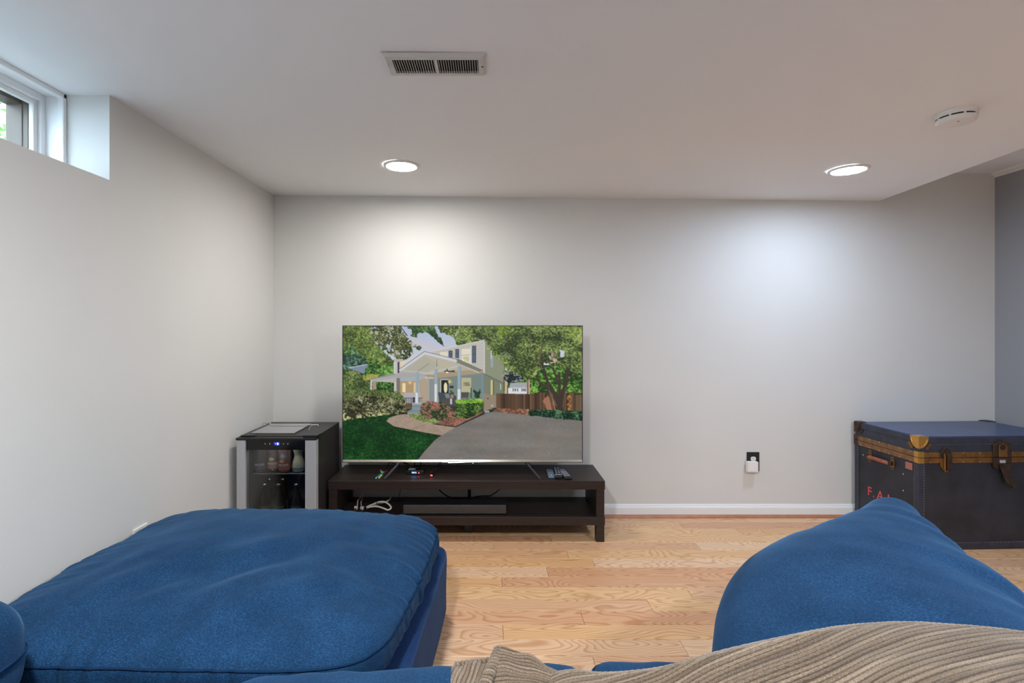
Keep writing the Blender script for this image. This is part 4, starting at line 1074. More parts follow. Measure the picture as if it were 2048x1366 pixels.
# wire shelves
def wire_shelf(z):
    m_ = MB()
    x0, x1, y0, y1 = FX0+0.038, FX1-0.038, FY0+0.075, FY1-0.045
    m_.tube([(x0, y0, z), (x1, y0, z), (x1, y1, z), (x0, y1, z)], 0.003, 6, closed=True, sub=1)
    for i in range(1, 17):
        x = x0+(x1-x0)*i/17
        m_.cyl((x, y0, z), (x, y1, z), 0.0014, n=5)
    m_.build('shelf', M['chrome'], fr, o)
wire_shelf(0.422); wire_shelf(0.130)

# things inside the fridge
CANZ = 0.4255
def can(u, r, h, body, band, bandz, label, ys=2.905, extra=None):
    c_ = at(u, 0, ys)
    t = thing('drink_can', (c_.x, ys, CANZ), label, 'can', 'cans in the fridge')
    oo = t.location
    smooth_angle(MB().lathe((c_.x, ys, CANZ), [(r*0.80, 0.0), (r*0.86, 0.004), (r, 0.014), (r, h-0.014), (r*0.86, h-0.004), (r*0.84, h)], 28).build('body', body, t, oo), 0.9)
    smooth_angle(MB().lathe((c_.x, ys, CANZ+bandz[0]), [(r+0.0004, 0), (r+0.0004, bandz[1]-bandz[0])], 28).build('label_band', band, t, oo), 0.9)
    smooth_angle(MB().lathe((c_.x, ys, CANZ-0.0002), [(r*0.79, 0), (r*0.87, 0.0045), (r*0.93, 0.008)], 28).build('rim', M['chrome'], t, oo), 0.9)
    me_ = text_mesh('ORDER', 0.020, 0.0003)
    ob = bpy.data.objects.new('lettering', me_); C.objects.link(ob); ob.parent = t
    me_.materials.append(M['plastic'])
    for v_ in me_.vertices:      # wrap the lettering round the can
        x, z_, d_ = v_.co.x, v_.co.y, v_.co.z
        a_ = x/r
        v_.co = ((r+0.0012+d_)*math.sin(a_), -(r+0.0012+d_)*math.cos(a_), 0.036+z_*0.8)
    return t, c_
mcan = lambda n_, c1, c2: nmat(n_, c1, 0.35, metal=0.25, bump=(120, 0.03, 0.001), var=(70, c2, 0.2))
can(522, 0.0335, 0.142, mcan('can_brown', rgb(112, 92, 88), rgb(70, 84, 82)), mcan('band_violet', rgb(92, 88, 112), rgb(110, 100, 120)), (0.015, 0.034), 'dull brown can with a violet band, leftmost on the fridge shelf')
t, c_ = can(547.5, 0.0335, 0.142, mcan('can_plum', rgb(104, 92, 116), rgb(150, 122, 116)), mcan('band_pink', rgb(190, 130, 124), rgb(200, 150, 140)), (0.014, 0.050), 'plum can with a pale yellow oval and pink band on the fridge shelf', ys=2.93)
m_ = MB(); poly = []
for i in range(20):
    a_ = 2*PI*i/20
    th = 0.42*math.cos(a_); poly.append((c_.x+0.0345*math.sin(th), 2.93-0.0345*math.cos(th), CANZ+0.066+0.010*math.sin(a_)))
m_.prism(poly, (0, 0.0015, 0)); m_.build('oval_patch', nmat('pale_yellow', rgb(214, 212, 150), 0.5, bump=(100, 0.03, 0.001)), t, t.location)
t, c_ = can(570, 0.036, 0.145, mcan('can_russet', rgb(150, 104, 88), rgb(120, 100, 96)), mcan('band_red', rgb(168, 92, 80), rgb(186, 110, 90)), (0.014, 0.034), 'russet can with a pale blue star design on the fridge shelf', ys=2.90)
for i in range(9):
    a_ = 2*PI*i/9+0.3
    m_ = MB(); poly = []
    for (rr_, da) in ((0.006, -0.35), (0.024, 0.0), (0.006, 0.35)):
        x = rr_*math.sin(a_+da); z_ = rr_*math.cos(a_+da); th = x/0.036
        poly.append((c_.x+0.0372*math.sin(th), 2.90-0.0372*math.cos(th), CANZ+0.090+z_*1.2))
    m_.prism(poly, (0, 0.001, 0)); m_.build('star_ray', nmat('pale_blue_ink', rgb(150, 186, 210), 0.5, bump=(100, 0.03, 0.001)) if i == 0 else bpy.data.materials['pale_blue_ink'], t, t.location)
m_ = MB(); m_.lathe((c_.x, 2.90-0.0365, CANZ+0.090), [(0.010, 0), (0.009, 0.001)], 16, axis='y'); m_.build('star_centre', bpy.data.materials['pale_blue_ink'], t, t.location)
m_ = MB(); m_.lathe((c_.x-0.004, 2.90-0.0362, CANZ+0.062), [(0.009, 0), (0.008, 0.0012)], 16, axis='y', sx=1.6); m_.build('orange_patch', nmat('orange_ink', rgb(214, 150, 96), 0.5, bump=(100, 0.03, 0.001)), t, t.location)
c_ = at(597, 0, 2.90)
t = thing('carafe', (c_.x, 2.90, CANZ), 'cream waisted bottle with a blue foot at the right of the fridge shelf', 'bottle')
mcream = nmat('cream_glaze', rgb(206, 202, 180), 0.35, bump=(60, 0.03, 0.001), var=(30, rgb(190, 190, 168), 0.2))
smooth_angle(MB().lathe((c_.x, 2.90, CANZ), [(0.026, 0), (0.033, 0.008), (0.034, 0.03), (0.031, 0.055), (0.023, 0.08), (0.022, 0.092), (0.027, 0.115), (0.032, 0.14), (0.030, 0.148)], 28).build('body', mcream, t, t.location), 1.2)
smooth_angle(MB().lathe((c_.x, 2.90, CANZ+0.010), [(0.0340, 0), (0.0347, 0.014)], 28).build('blue_band', nmat('blue_band', rgb(96, 124, 150), 0.4, bump=(100, 0.03, 0.001)), t, t.location))
c_ = at(612, 0, 2.97)
t = thing('drink_bottle', (c_.x, 2.97, CANZ), 'dark blue bottle half hidden at the right end of the fridge shelf', 'bottle')
mnavy = nmat('navy_glass', rgb(24, 34, 62), 0.2, bump=(60, 0.02, 0.001))
smooth_angle(MB().lathe((c_.x, 2.97, CANZ), [(0.028, 0), (0.030, 0.006), (0.030, 0.10), (0.014, 0.135), (0.013, 0.15)], 24).build('body', mnavy, t, t.location), 1.2)
smooth_angle(MB().lathe((c_.x, 2.97, CANZ+0.15), [(0.0145, 0), (0.0145, 0.012)], 16).build('cap', M['gunmetal'], t, t.location))
mdk = nmat('dark_bottle_glass', rgb(40, 36, 30), 0.15, bump=(60, 0.02, 0.001))
BZ = 0.1335
for u, ys, lb in ((529.5, 2.90, 'dark capped bottle under the shelf, front left in the fridge'), (557.5, 2.90, 'dark capped bottle under the shelf, front middle in the fridge'), (593, 2.90, 'dark capped bottle under the shelf, front right in the fridge'),
                  (539, 3.0, 'dark capped bottle under the shelf, back left in the fridge'), (566, 3.0, 'dark capped bottle under the shelf, back right in the fridge')):
    c_ = at(u, 0, ys)
    t = thing('beer_bottle', (c_.x, ys, BZ), lb, 'bottle', 'bottles in the fridge')
    smooth_angle(MB().lathe((c_.x, ys, BZ), [(0.028, 0), (0.030, 0.005), (0.030, 0.125), (0.022, 0.155), (0.0135, 0.185), (0.012, 0.215)], 20).build('body', mdk, t, t.location), 1.2)
    smooth_angle(MB().lathe((c_.x, ys, BZ+0.213), [(0.0145, 0), (0.0145, 0.005), (0.012, 0.009)], 16).build('cap', M['chrome'], t, t.location))
    smooth_angle(MB().lathe((c_.x, ys, BZ+0.045), [(0.0304, 0), (0.0304, 0.055)], 20).build('label', M['liner'], t, t.location))

# wire rack lying on the fridge
t = thing('wire_rack', (-1.21, 2.975, FZ+0.002), 'chrome wire rack lying on top of the mini fridge', 'rack')
o = t.location
rx0, rx1, ry0, ry1, rz = -1.335, -1.095, 2.86, 3.12, FZ+0.008
MB().tube([(rx0, ry0, rz), (rx1, ry0, rz), (rx1, ry1, rz), (rx0, ry1, rz)], 0.0028, 8, closed=True, sub=1).build('rim', M['chrome'], t, o)
MB().cyl(((rx0+rx1)/2, ry0, rz-0.003), ((rx0+rx1)/2, ry1, rz-0.003), 0.0026, n=8).build('centre_wire', M['chrome'], t, o)
nw = 30
for i in range(1, nw):
    y = ry0+(ry1-ry0)*i/nw
    MB().cyl((rx0, y, rz), (rx1, y, rz), 0.0013, n=5).build('wire', M['chrome'], t, o)
yb_ = 3.035
MB().tube([(rx0-0.012, yb_, FZ+0.002), (rx0-0.012, yb_, rz+0.020), (rx0+0.03, yb_, rz+0.020), (rx0+0.05, yb_, rz+0.008), (rx1-0.02, yb_, rz+0.008), (rx1+0.035, yb_, rz+0.012), (rx1+0.072, yb_, rz+0.012), (rx1+0.072, yb_, rz-0.003)], 0.0022, 7, sub=3).build('support_wire', M['chrome'], t, o, smooth=True)
MB().tube([(rx1+0.072, yb_, rz+0.012), (rx1+0.040, yb_-0.01, rz+0.012), (rx1+0.040, yb_-0.06, rz-0.003), (rx1+0.055, yb_-0.08, rz-0.004)], 0.0022, 7, sub=3).build('hook', M['chrome'], t, o, smooth=True)

# ================================================================== TRUNK
TL, TD, TH = 0.885, 0.470, 0.633
tr = thing('steamer_trunk', (2.378, 2.842, 0), 'dark blue antique steamer trunk with brass bands by the right wall', 'trunk')
tr.rotation_euler = (0, 0, math.radians(2.2))
SPL = 0.514
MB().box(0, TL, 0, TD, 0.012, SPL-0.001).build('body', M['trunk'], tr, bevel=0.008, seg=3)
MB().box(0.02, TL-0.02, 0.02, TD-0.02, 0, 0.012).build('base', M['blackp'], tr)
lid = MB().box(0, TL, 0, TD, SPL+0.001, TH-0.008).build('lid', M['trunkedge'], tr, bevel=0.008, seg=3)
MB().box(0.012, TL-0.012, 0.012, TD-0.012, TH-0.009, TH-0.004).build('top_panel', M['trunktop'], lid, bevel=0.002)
# edge bindings: verticals at the corners, rail along the foot, lid top edge
bw = 0.032
for (x0, x1, y0, y1) in ((-0.002, bw, -0.003, 0.001), (TL-bw, TL+0.002, -0.003, 0.001), (-0.003, 0.001, -0.002, bw), (-0.003, 0.001, TD-bw, TD+0.002)):
    MB().box(x0, x1, y0, y1, 0.006, SPL-0.001).build('binding', M['trunkedge'], tr, bevel=0.001)
MB().box(0, TL, -0.003, 0.001, 0.004, 0.045).build('foot_binding', M['trunkedge'], tr, bevel=0.001)
MB().box(-0.003, 0.001, 0, TD, 0.004, 0.045).build('foot_binding', M['trunkedge'], tr, bevel=0.001)
MB().box(0.02, TL, -0.003, 0.001, TH-0.038, TH-0.008).build('lid_binding', M['trunkedge'], lid, bevel=0.001)
MB().box(-0.003, 0.001, 0.02, TD, TH-0.038, TH-0.008).build('lid_binding', M['trunkedge'], lid, bevel=0.001)
# brass bands round the opening
for z0, z1 in ((0.484, 0.5128), (0.5152, 0.544)):
    MB().box(-0.004, TL+0.004, -0.0045, 0.0, z0, z1).build('front_band', M['brass'], tr, bevel=0.001)
    MB().box(-0.0045, 0.0, -0.004, TD, z0, z1).build('side_band', M['brassband'], tr, bevel=0.001)
# studs and nails, too small to pick apart
sn = MB()
def stud(x, y, z, nx, ny, r=0.0022):
    sn.cyl((x, y, z), (x+nx*0.002, y+ny*0.002, z), r, r*0.5, 6)
for i in range(52): stud(0.075+i*0.0153, 0.0, TH-0.045, 0, -1, 0.0019)
for i in range(30): stud(bw-0.006, -0.003, 0.06+i*0.0142, 0, -1, 0.0017)
for i in range(55): stud(0.04+i*0.0153, -0.003, 0.040, 0, -1, 0.0014)
for i in range(28): stud(-0.003, bw-0.006, 0.06+i*0.015, -1, 0, 0.0014)
for i in range(28): stud(-0.003, TD-bw+0.006, 0.06+i*0.015, -1, 0, 0.0014)
for z in (0.4885, 0.5395):
    for i in range(9): stud(0.06+i*0.0955, -0.0045, z, 0, -1, 0.0028)
    for i in range(6): stud(-0.0045, 0.05+i*0.074, z, -1, 0, 0.0028)
for y, z in ((0.10, 0.395), (0.40, 0.430), (0.10, 0.30)): stud(-0.003, y, z, -1, 0, 0.005)
so_ = sn.build('studs', nmat('nail_heads', rgb(190, 176, 150), 0.35, metal=0.6, bump=(90, 0.02, 0.001)), tr); so_['kind'] = 'stuff'
# corner caps
def corner_cap(cx_, cy_, sx_, sy_, mat, mat2):
    # sx_, sy_: +1 when the trunk extends towards + from this corner
    def X(d): return cx_+sx_*d
    def Y(d): return cy_+sy_*d
    def bxx(m_, a, b, c, d, z0, z1): m_.box(min(X(a), X(b)), max(X(a), X(b)), min(Y(c), Y(d)), max(Y(c), Y(d)), z0, z1)
    m_ = MB(); bxx(m_, -0.006, 0.044, -0.006, 0.044, TH-0.012, TH+0.001)
    cp = m_.build('corner_cap', mat, lid, bevel=0.006, seg=3)
    zt, zm, zb = TH-0.002, TH-0.030, TH-0.066
    for ax in (0, 1):   # rounded shield on each of the two faces
        poly = []
        for i in range(15):
            a_ = PI*0.5*i/14
            poly.append((0.052*math.cos(a_), zt-0.006-0.060*math.sin(a_)))
        poly = [(-0.006, zt)] + [(0.052, zt)] + poly + [(-0.006, zt-0.066)]
        if ax == 0:
            pts = [(X(d), Y(-0.0065), z) for d, z in poly]; dv = (0, sy_*0.006, 0)
        else:
            pts = [(X(-0.0065), Y(d), z) for d, z in poly]; dv = (sx_*0.006, 0, 0)
        MB().prism(pts, dv).build('shield', mat, cp, bevel=0.0015)
        m_ = MB(); rp_ = []
        for i in range(9):
            a_ = PI*0.5*(0.08+0.84*i/8); rp_.append((0.042*math.cos(a_), zt-0.008-0.048*math.sin(a_)))
        m_.tube([((X(d), Y(-0.0075), z) if ax == 0 else (X(-0.0075), Y(d), z)) for d, z in rp_], 0.0022, 6, sub=1)
        m_.build('shield_ridge', mat, cp, smooth=True)
        for (d, z) in ((0.052, zt-0.056), (0.044, zt-0.064), (0.058, zt-0.047)):
            c0 = (X(d), Y(-0.0045), z) if ax == 0 else (X(-0.0045), Y(d), z)
            c1 = (X(d), Y(0), z) if ax == 0 else (X(0), Y(d), z)
            MB().cyl(c0, c1, 0.009, n=14).build('lobe', mat2, cp)
    # lower wrap over the bands
    m_ = MB(); bxx(m_, -0.0075, 0.026, -0.0075, 0.026, 0.482, 0.5135); m_.build('band_corner', mat, tr, bevel=0.004, seg=3)
    m_ = MB(); bxx(m_, -0.0075, 0.026, -0.0075, 0.026, 0.5145, 0.5485); m_.build('band_corner', mat, lid, bevel=0.004, seg=3)
corner_cap(0, 0, 1, 1, M['brassnew'], M['brass'])
corner_cap(TL, 0, -1, 1, M['brassnew'], M['brass'])
corner_cap(0, TD, 1, -1, M['bronze'], M['bronze'])
corner_cap(TL, TD, -1, -1, M['bronze'], M['bronze'])
# front latch
lx = 0.147
la = MB().prism([(lx-0.030, -0.0085, 0.538), (lx-0.024, -0.0085, 0.556), (lx-0.012, -0.0085, 0.563), (lx+0.012, -0.0085, 0.563), (lx+0.028, -0.0085, 0.556), (lx+0.034, -0.0085, 0.538), (lx+0.034, -0.0085, 0.520), (lx-0.030, -0.0085, 0.520)], (0, 0.008, 0)).build('latch', M['bronze'], tr, bevel=0.001)
MB().lathe((lx+0.002, -0.004, 0.562), [(0.011, 0), (0.009, 0.004)], 16, axis='y').build('latch_knob', M['bronze'], la)
MB().prism([(lx-0.030, -0.0085, 0.510), (lx+0.034, -0.0085, 0.510), (lx+0.032, -0.0085, 0.462), (lx+0.018, -0.0085, 0.444), (lx+0.002, -0.0085, 0.436), (lx-0.016, -0.0085, 0.446), (lx-0.030, -0.0085, 0.464)], (0, 0.008, 0)).build('latch_plate', M['brass'], la, bevel=0.001)
MB().box(lx-0.002, lx+0.026, -0.022, -0.008, 0.449, 0.538).build('latch_lever', M['bronze'], la, bevel=0.004, seg=3)
MB().box(lx-0.016, lx-0.006, -0.018, -0.008, 0.449, 0.538).build('latch_rail', M['brass'], la, bevel=0.003)
MB().lathe((lx+0.002, -0.006, 0.441), [(0.010, 0), (0.006, 0.007)], 14, axis='y').build('latch_stud', M['brass'], la)
# lock and hasp
hx = 0.473
hp = MB().prism([(hx-0.054, -0.010, 0.516), (hx-0.054, -0.010, 0.582), (hx-0.024, -0.010, 0.602), (hx, -0.010, 0.609), (hx+0.024, -0.010, 0.602), (hx+0.054, -0.010, 0.582), (hx+0.054, -0.010, 0.516)], (0, 0.0095, 0)).build('hasp_plate', M['bronze'], tr, bevel=0.002)
MB().prism([(hx-0.024, -0.0145, 0.517), (hx-0.024, -0.0145, 0.580), (hx, -0.0145, 0.594), (hx+0.024, -0.0145, 0.580), (hx+0.024, -0.0145, 0.517)], (0, 0.005, 0)).build('hasp_arch', M['brass'], hp, bevel=0.0015)
MB().lathe((hx-0.004, -0.0142, 0.572), [(0.017, 0), (0.016, 0.0016)], 20, axis='y').build('hasp_hole', M['dark'], hp)
MB().prism([(hx-0.054, -0.010, 0.512), (hx+0.054, -0.010, 0.512), (hx+0.054, -0.010, 0.470), (hx+0.040, -0.010, 0.448), (hx-0.040, -0.010, 0.448), (hx-0.054, -0.010, 0.462)], (0, 0.0095, 0)).build('lock_plate', M['bronze'], hp, bevel=0.002)
MB().box(hx-0.017, hx+0.014, -0.0135, -0.009, 0.483, 0.500).build('keyhole_cover', M['silver'], hp, bevel=0.001)
fl = [(hx-0.024, -0.015, 0.474), (hx+0.034, -0.015, 0.474), (hx+0.044, -0.034, 0.378), (hx+0.034, -0.037, 0.362), (hx+0.008, -0.037, 0.362), (hx-0.004, -0.034, 0.380)]
MB().prism(fl, (0, 0.006, 0.003)).build('hasp_flap', M['bronze'], hp, bevel=0.0015)
MB().cyl((hx-0.02, -0.013, 0.474), (hx+0.032, -0.013, 0.474), 0.005, n=10).build('hinge_pin', M['bronze'], hp)
MB().lathe((hx+0.034, -0.032, 0.368), [(0.015, 0), (0.014, 0.012), (0.006, 0.014)], 18, axis='y').build('hasp_knob', M['bronze'], hp)
# handle on the left end
hz = 0.437
hd = MB().tube([(-0.012, 0.180, hz-0.004), (-0.026, 0.205, hz), (-0.030, 0.26, hz+0.002), (-0.026, 0.315, hz), (-0.012, 0.342, hz-0.002)], 0.0125, 10, flat=0.75).build('handle', M['leather'], tr, smooth=True)
hd['label'] = 'worn tan leather handle'
for y in (0.176, 0.345):
    pl_ = MB().box(-0.006, 0.0, y-0.014, y+0.014, hz-0.022, hz+0.022).build('handle_plate', M['brass'], hd, bevel=0.003)
    for dz in (-0.028, 0.028):
        MB().lathe((-0.0045, y, hz+dz), [(0.010, 0), (0.010, 0.0045)], 14, axis='x').build('rivet_ear', M['brassband'], hd)
        MB().lathe((-0.0065, y, hz+dz), [(0.004, 0), (0.004, 0.003)], 10, axis='x').build('rivet', M['dark'], hd)
    MB().box(-0.026, -0.005, y-0.011, y+0.011, hz-0.013, hz+0.013).build('handle_loop', M['bronze'], hd, bevel=0.004)
# maker's tag (blank) and painted initials
tp = []
for cy_, cz_ in ((0.085, 0.478), (0.040, 0.478), (0.040, 0.446), (0.085, 0.446)): tp.append((cy_, cz_))
MB().box(-0.0035, 0.0, 0.040, 0.086, 0.432, 0.472).build('name_tag', M['tagred'], tr, bevel=0.0015)
for ch, yc in (('F', 0.350), ('.', 0.318), ('A', 0.268), ('.', 0.238), ('I', 0.206), ('.', 0.180)):
    me_ = text_mesh(ch, 0.078, 0.0006)
    me_.materials.append(M['redpaint'])
    for v_ in me_.vertices:
        x, z_, d_ = v_.co.x, v_.co.y, v_.co.z
        v_.co = (-0.0012-d_, yc-x, 0.190+z_)
    ob = bpy.data.objects.new('initial', me_); C.objects.link(ob); ob.parent = tr
    ob['label'] = 'red painted initial'

# ================================================================== SOFA, OTTOMAN, CUSHIONS
def soft_map(corners, up, T, kp, kz, crown=0.0, ear=0.0, ear_w=0.15):
    A_, B_, C_, D_ = [Vector(c) for c in corners]     # near-left, near-right, far-right, far-left
    up = Vector(up).normalized()
    def f(x, y, z):
        rp = (abs(x)**kp+abs(y)**kp)**(1/kp)
        r = (rp**kz+abs(z)**kz)**(1/kz)
        x, y, z = x/r, y/r, z/r
        e_ = ear*math.exp(-((1-x)**2+(1-y)**2)/ear_w) if ear else 0.0
        s_, t_ = (x+e_+1)/2, (y+e_+1)/2
        P_ = (A_*(1-s_)+B_*s_)*(1-t_)+(D_*(1-s_)+C_*s_)*t_
        zz = z*T
        if z > 0 and crown: zz += crown*max(0.0, 1-x*x)*max(0.0, 1-y*y)*z
        return P_+up*zz, Vector((x, y, z))
    return f
def soft_mesh(name, fmap, n, mat, parent, org, disp=None):
    key = {}; vs = []; qs = []; fs = []
    def vid(i, j, k_):
        kk = (i, j, k_)
        if kk not in key:
            P_, q_ = fmap(2*i/n-1, 2*j/n-1, 2*k_/n-1)
            key[kk] = len(vs); vs.append(P_); qs.append(q_)
        return key[kk]
    for a in range(n):
        for b in range(n):
            for fc in range(6):
                if fc == 0: c4 = [(a, b, 0), (a, b+1, 0), (a+1, b+1, 0), (a+1, b, 0)]
                elif fc == 1: c4 = [(a, b, n), (a+1, b, n), (a+1, b+1, n), (a, b+1, n)]
                elif fc == 2: c4 = [(a, 0, b), (a+1, 0, b), (a+1, 0, b+1), (a, 0, b+1)]
                elif fc == 3: c4 = [(a, n, b), (a, n, b+1), (a+1, n, b+1), (a+1, n, b)]
                elif fc == 4: c4 = [(0, a, b), (0, a, b+1), (0, a+1, b+1), (0, a+1, b)]
                else: c4 = [(n, a, b), (n, a+1, b), (n, a+1, b+1), (n, a, b+1)]
                fs.append([vid(*c) for c in c4])
    me_ = bpy.data.meshes.new(name)
    ov = Vector(org)
    me_.from_pydata([p_-ov for p_ in vs], [], fs)
    me_.update()
    if disp:
        ns = [v_.normal.copy() for v_ in me_.vertices]
        for v_, nrm, q_, p_ in zip(me_.vertices, ns, qs, vs):
            v_.co += nrm*disp(q_, p_)
        me_.update()
    me_.shade_smooth()
    me_.materials.append(mat)
    ob = bpy.data.objects.new(name, me_); C.objects.link(ob)
    if parent is not None: ob.parent = parent
    return ob
def N3(x, y, z=0.0): return noise.noise(Vector((x, y, z)))
def pucker(q_, p_, seed, amp=0.006, reach=0.28, freq=26, sides='xy'):
    """gathers that run in from the edges"""
    d = 0.0
    ex, ey = 1-abs(q_.x), 1-abs(q_.y)
    if 'x' in sides: d += math.exp(-ex/reach)*N3(p_.y*freq, ex*2.0, seed+(3 if q_.x > 0 else 7))
    if 'y' in sides: d += math.exp(-ey/reach)*N3(p_.x*freq, ey*2.0, seed+(13 if q_.y > 0 else 17))
    return amp*d
def seam_ring(fmap, zc_, r, disp=None, n=90):
    pts = []
    per = [(-1+2*i/n, -1) for i in range(n)]+[(1, -1+2*i/n) for i in range(n)]+[(1-2*i/n, 1) for i in range(n)]+[(-1, 1-2*i/n) for i in range(n)]
    m = len(per)
    base_ = [fmap(x, y, zc_) for x, y in per]
    hi_ = [fmap(x, y, zc_+0.02)[0] for x, y in per]
    for i in range(m):
        p_, q_ = base_[i]
        tan = base_[(i+1) % m][0]-base_[i-1][0]
        nr = tan.cross(hi_[i]-p_)
        if nr.length > 1e-9: nr.normalize()
        pts.append(p_+nr*((disp(q_, p_) if disp else 0.0)+r*0.25))
    return MB().tube(pts, r, 6, closed=True, sub=1)

# ---- ottoman in the left foreground
OC = [(-1.405, 1.225, 0.395), (-0.262, 1.225, 0.372), (-0.196, 2.285, 0.350), (-1.395, 2.255, 0.394)]
ot = thing('ottoman', (-0.8, 1.75, 0), 'large square blue velvet ottoman against the left wall', 'ottoman')
o = ot.location
BC = [(-1.36, 1.235, 0.152), (-0.238, 1.235, 0.152), (-0.178, 2.262, 0.152), (-1.36, 2.245, 0.152)]
fb = soft_map(BC, (0, 0, 1), 0.142, 14, 16)
soft_mesh('base', fb, 40, M['bluebase'], ot, o, lambda q_, p_: 0.003*N3(p_.x*5, p_.y*5, p_.z*5))
for x, y in ((-1.28, 1.32), (-0.36, 1.32), (-0.33, 2.17), (-1.28, 2.17)):
    MB().cyl((x, y, 0), (x, y, 0.03), 0.022, n=14).build('foot', M['blackp'], ot, o)
fo = soft_map(OC, (0, 0, 1), 0.098, 6, 3.2, 0.049)
def od(q_, p_):
    d = 0.010*N3(p_.x*2.2, p_.y*2.2, 3.1)
    fold = N3(p_.x*3.5+0.9*N3(p_.x*2, p_.y*2, 9), p_.y*6.0-p_.x*5, 4.4)
    d += 0.055*math.exp(-((p_.x+0.78)/0.36)**2-((p_.y-1.50)/0.22)**2)*fold
    d += 0.015*math.exp(-((p_.x+0.42)/0.20)**2-((p_.y-1.7)/0.35)**2)*N3(p_.x*7+p_.y*3, p_.y*9, 7.7)
    d += 0.006*N3(p_.x*8, p_.y*6, 1.7)
    d += pucker(q_, p_, 2.0, 0.015, 0.13, 36)
    return d
cu = soft_mesh('seat_cushion', fo, 110, M['blue'], ot, o, od)
for z_ in (0.34, -0.55):
    seam_ring(fo, z_, 0.0034, od).build('piping', M['seam'], cu, o, smooth=True)

# ---- main sofa: seat run under the camera with its back behind
sf = thing('sofa', (0.0, 0.45, 0), 'blue velvet sectional sofa, only the front edge of its seat in view', 'sofa')
o = sf.location
soft_mesh('base', soft_map([(-1.37, -0.30, 0.15), (1.45, -0.30, 0.15), (1.45, 1.185, 0.15), (-1.37, 1.185, 0.15)], (0, 0, 1), 0.14, 24, 16), 40, M['bluebase'], sf, o)
soft_mesh('corner_base', soft_map([(0.80, 1.06, 0.15), (1.45, 1.06, 0.15), (1.45, 1.50, 0.15), (0.80, 1.50, 0.15)], (0, 0, 1), 0.14, 14, 16), 24, M['bluebase'], sf, o)
for i, (x0, x1, zc_, yl, yf) in enumerate(((-1.36, -0.60, 0.368, 1.185, 1.185), (-0.60, 0.232, 0.380, 1.200, 1.256), (0.232, 0.78, 0.382, 1.256, 1.240))):
    fm_ = soft_map([(x0, 0.0, zc_), (x1, 0.0, zc_), (x1, yf, zc_), (x0, yl, zc_)], (0, 0, 1), 0.095, 15, 3.8, 0.012)
    c_ = soft_mesh('seat_cushion', fm_, 50, M['blue'], sf, o, lambda q_, p_: 0.006*N3(p_.x*4, p_.y*4, 5.0)+pucker(q_, p_, 5.0, 0.006, 0.25, 16))
    seam_ring(fm_, 0.35, 0.004).build('piping', M['seam'], c_, o, smooth=True)
soft_mesh('backrest', soft_map([(-1.37, -0.30, 0.46), (1.45, -0.30, 0.46), (1.45, -0.10, 0.46), (-1.37, -0.10, 0.46)], (0, 0, 1), 0.20, 10, 8), 40, M['bluebase'], sf, o)

# ---- loose back cushion slumped over the right end
RC = [(0.305, 0.697, 0.471), (1.097, 0.649, 0.550), (1.425, 1.798, 0.614), (0.624, 1.435, 0.493)]
rp_t = thing('back_cushion', (0.95, 1.2, 0.4), 'plump blue velvet cushion with a pointed corner slumped at the right end', 'cushion')
o = rp_t.location
nrm_ = Vector((-0.418, -0.093, 1.05))
fr_ = soft_map(RC, nrm_, 0.176, 2.97, 2.08, 0.0, 0.35, 0.148)
def rdsp(q_, p_):
    d = 0.010*N3(p_.x*2.4, p_.y*2.4, 8.0)+0.004*N3(p_.x*8, p_.y*8, 2.0)
    ex = 1-q_.x
    if q_.x > 0: d += 0.022*math.exp(-ex/0.45)*N3(p_.y*13+q_.x*2.5, ex*1.0, 5.5)
    d += pucker(q_, p_, 9.0, 0.006, 0.2, 16, 'y')
    return d
rc = soft_mesh('cover', fr_, 90, M['blue'], rp_t, o, rdsp)
seam_ring(fr_, 0.0, 0.0042, rdsp).build('piping', M['seam'], rp_t, o, smooth=True)

# ---- cushion at the far left edge
LC = [(-1.41, 0.46, 0.56), (-1.05, 0.46, 0.56), (-0.995, 1.17, 0.525), (-1.41, 1.17, 0.525)]
lp = thing('back_cushion', (-1.2, 0.8, 0.45), 'blue velvet cushion at the left edge standing against the left wall', 'cushion')
o = lp.location
fl_ = soft_map(LC, (0, 0, 1), 0.17, 5, 3.0)
soft_mesh('cover', fl_, 50, M['blue'], lp, o, lambda q_, p_: 0.006*N3(p_.x*4, p_.y*4, p_.z*4))
seam_ring(fl_, 0.0, 0.004).build('piping', M['seam'], lp, o, smooth=True)

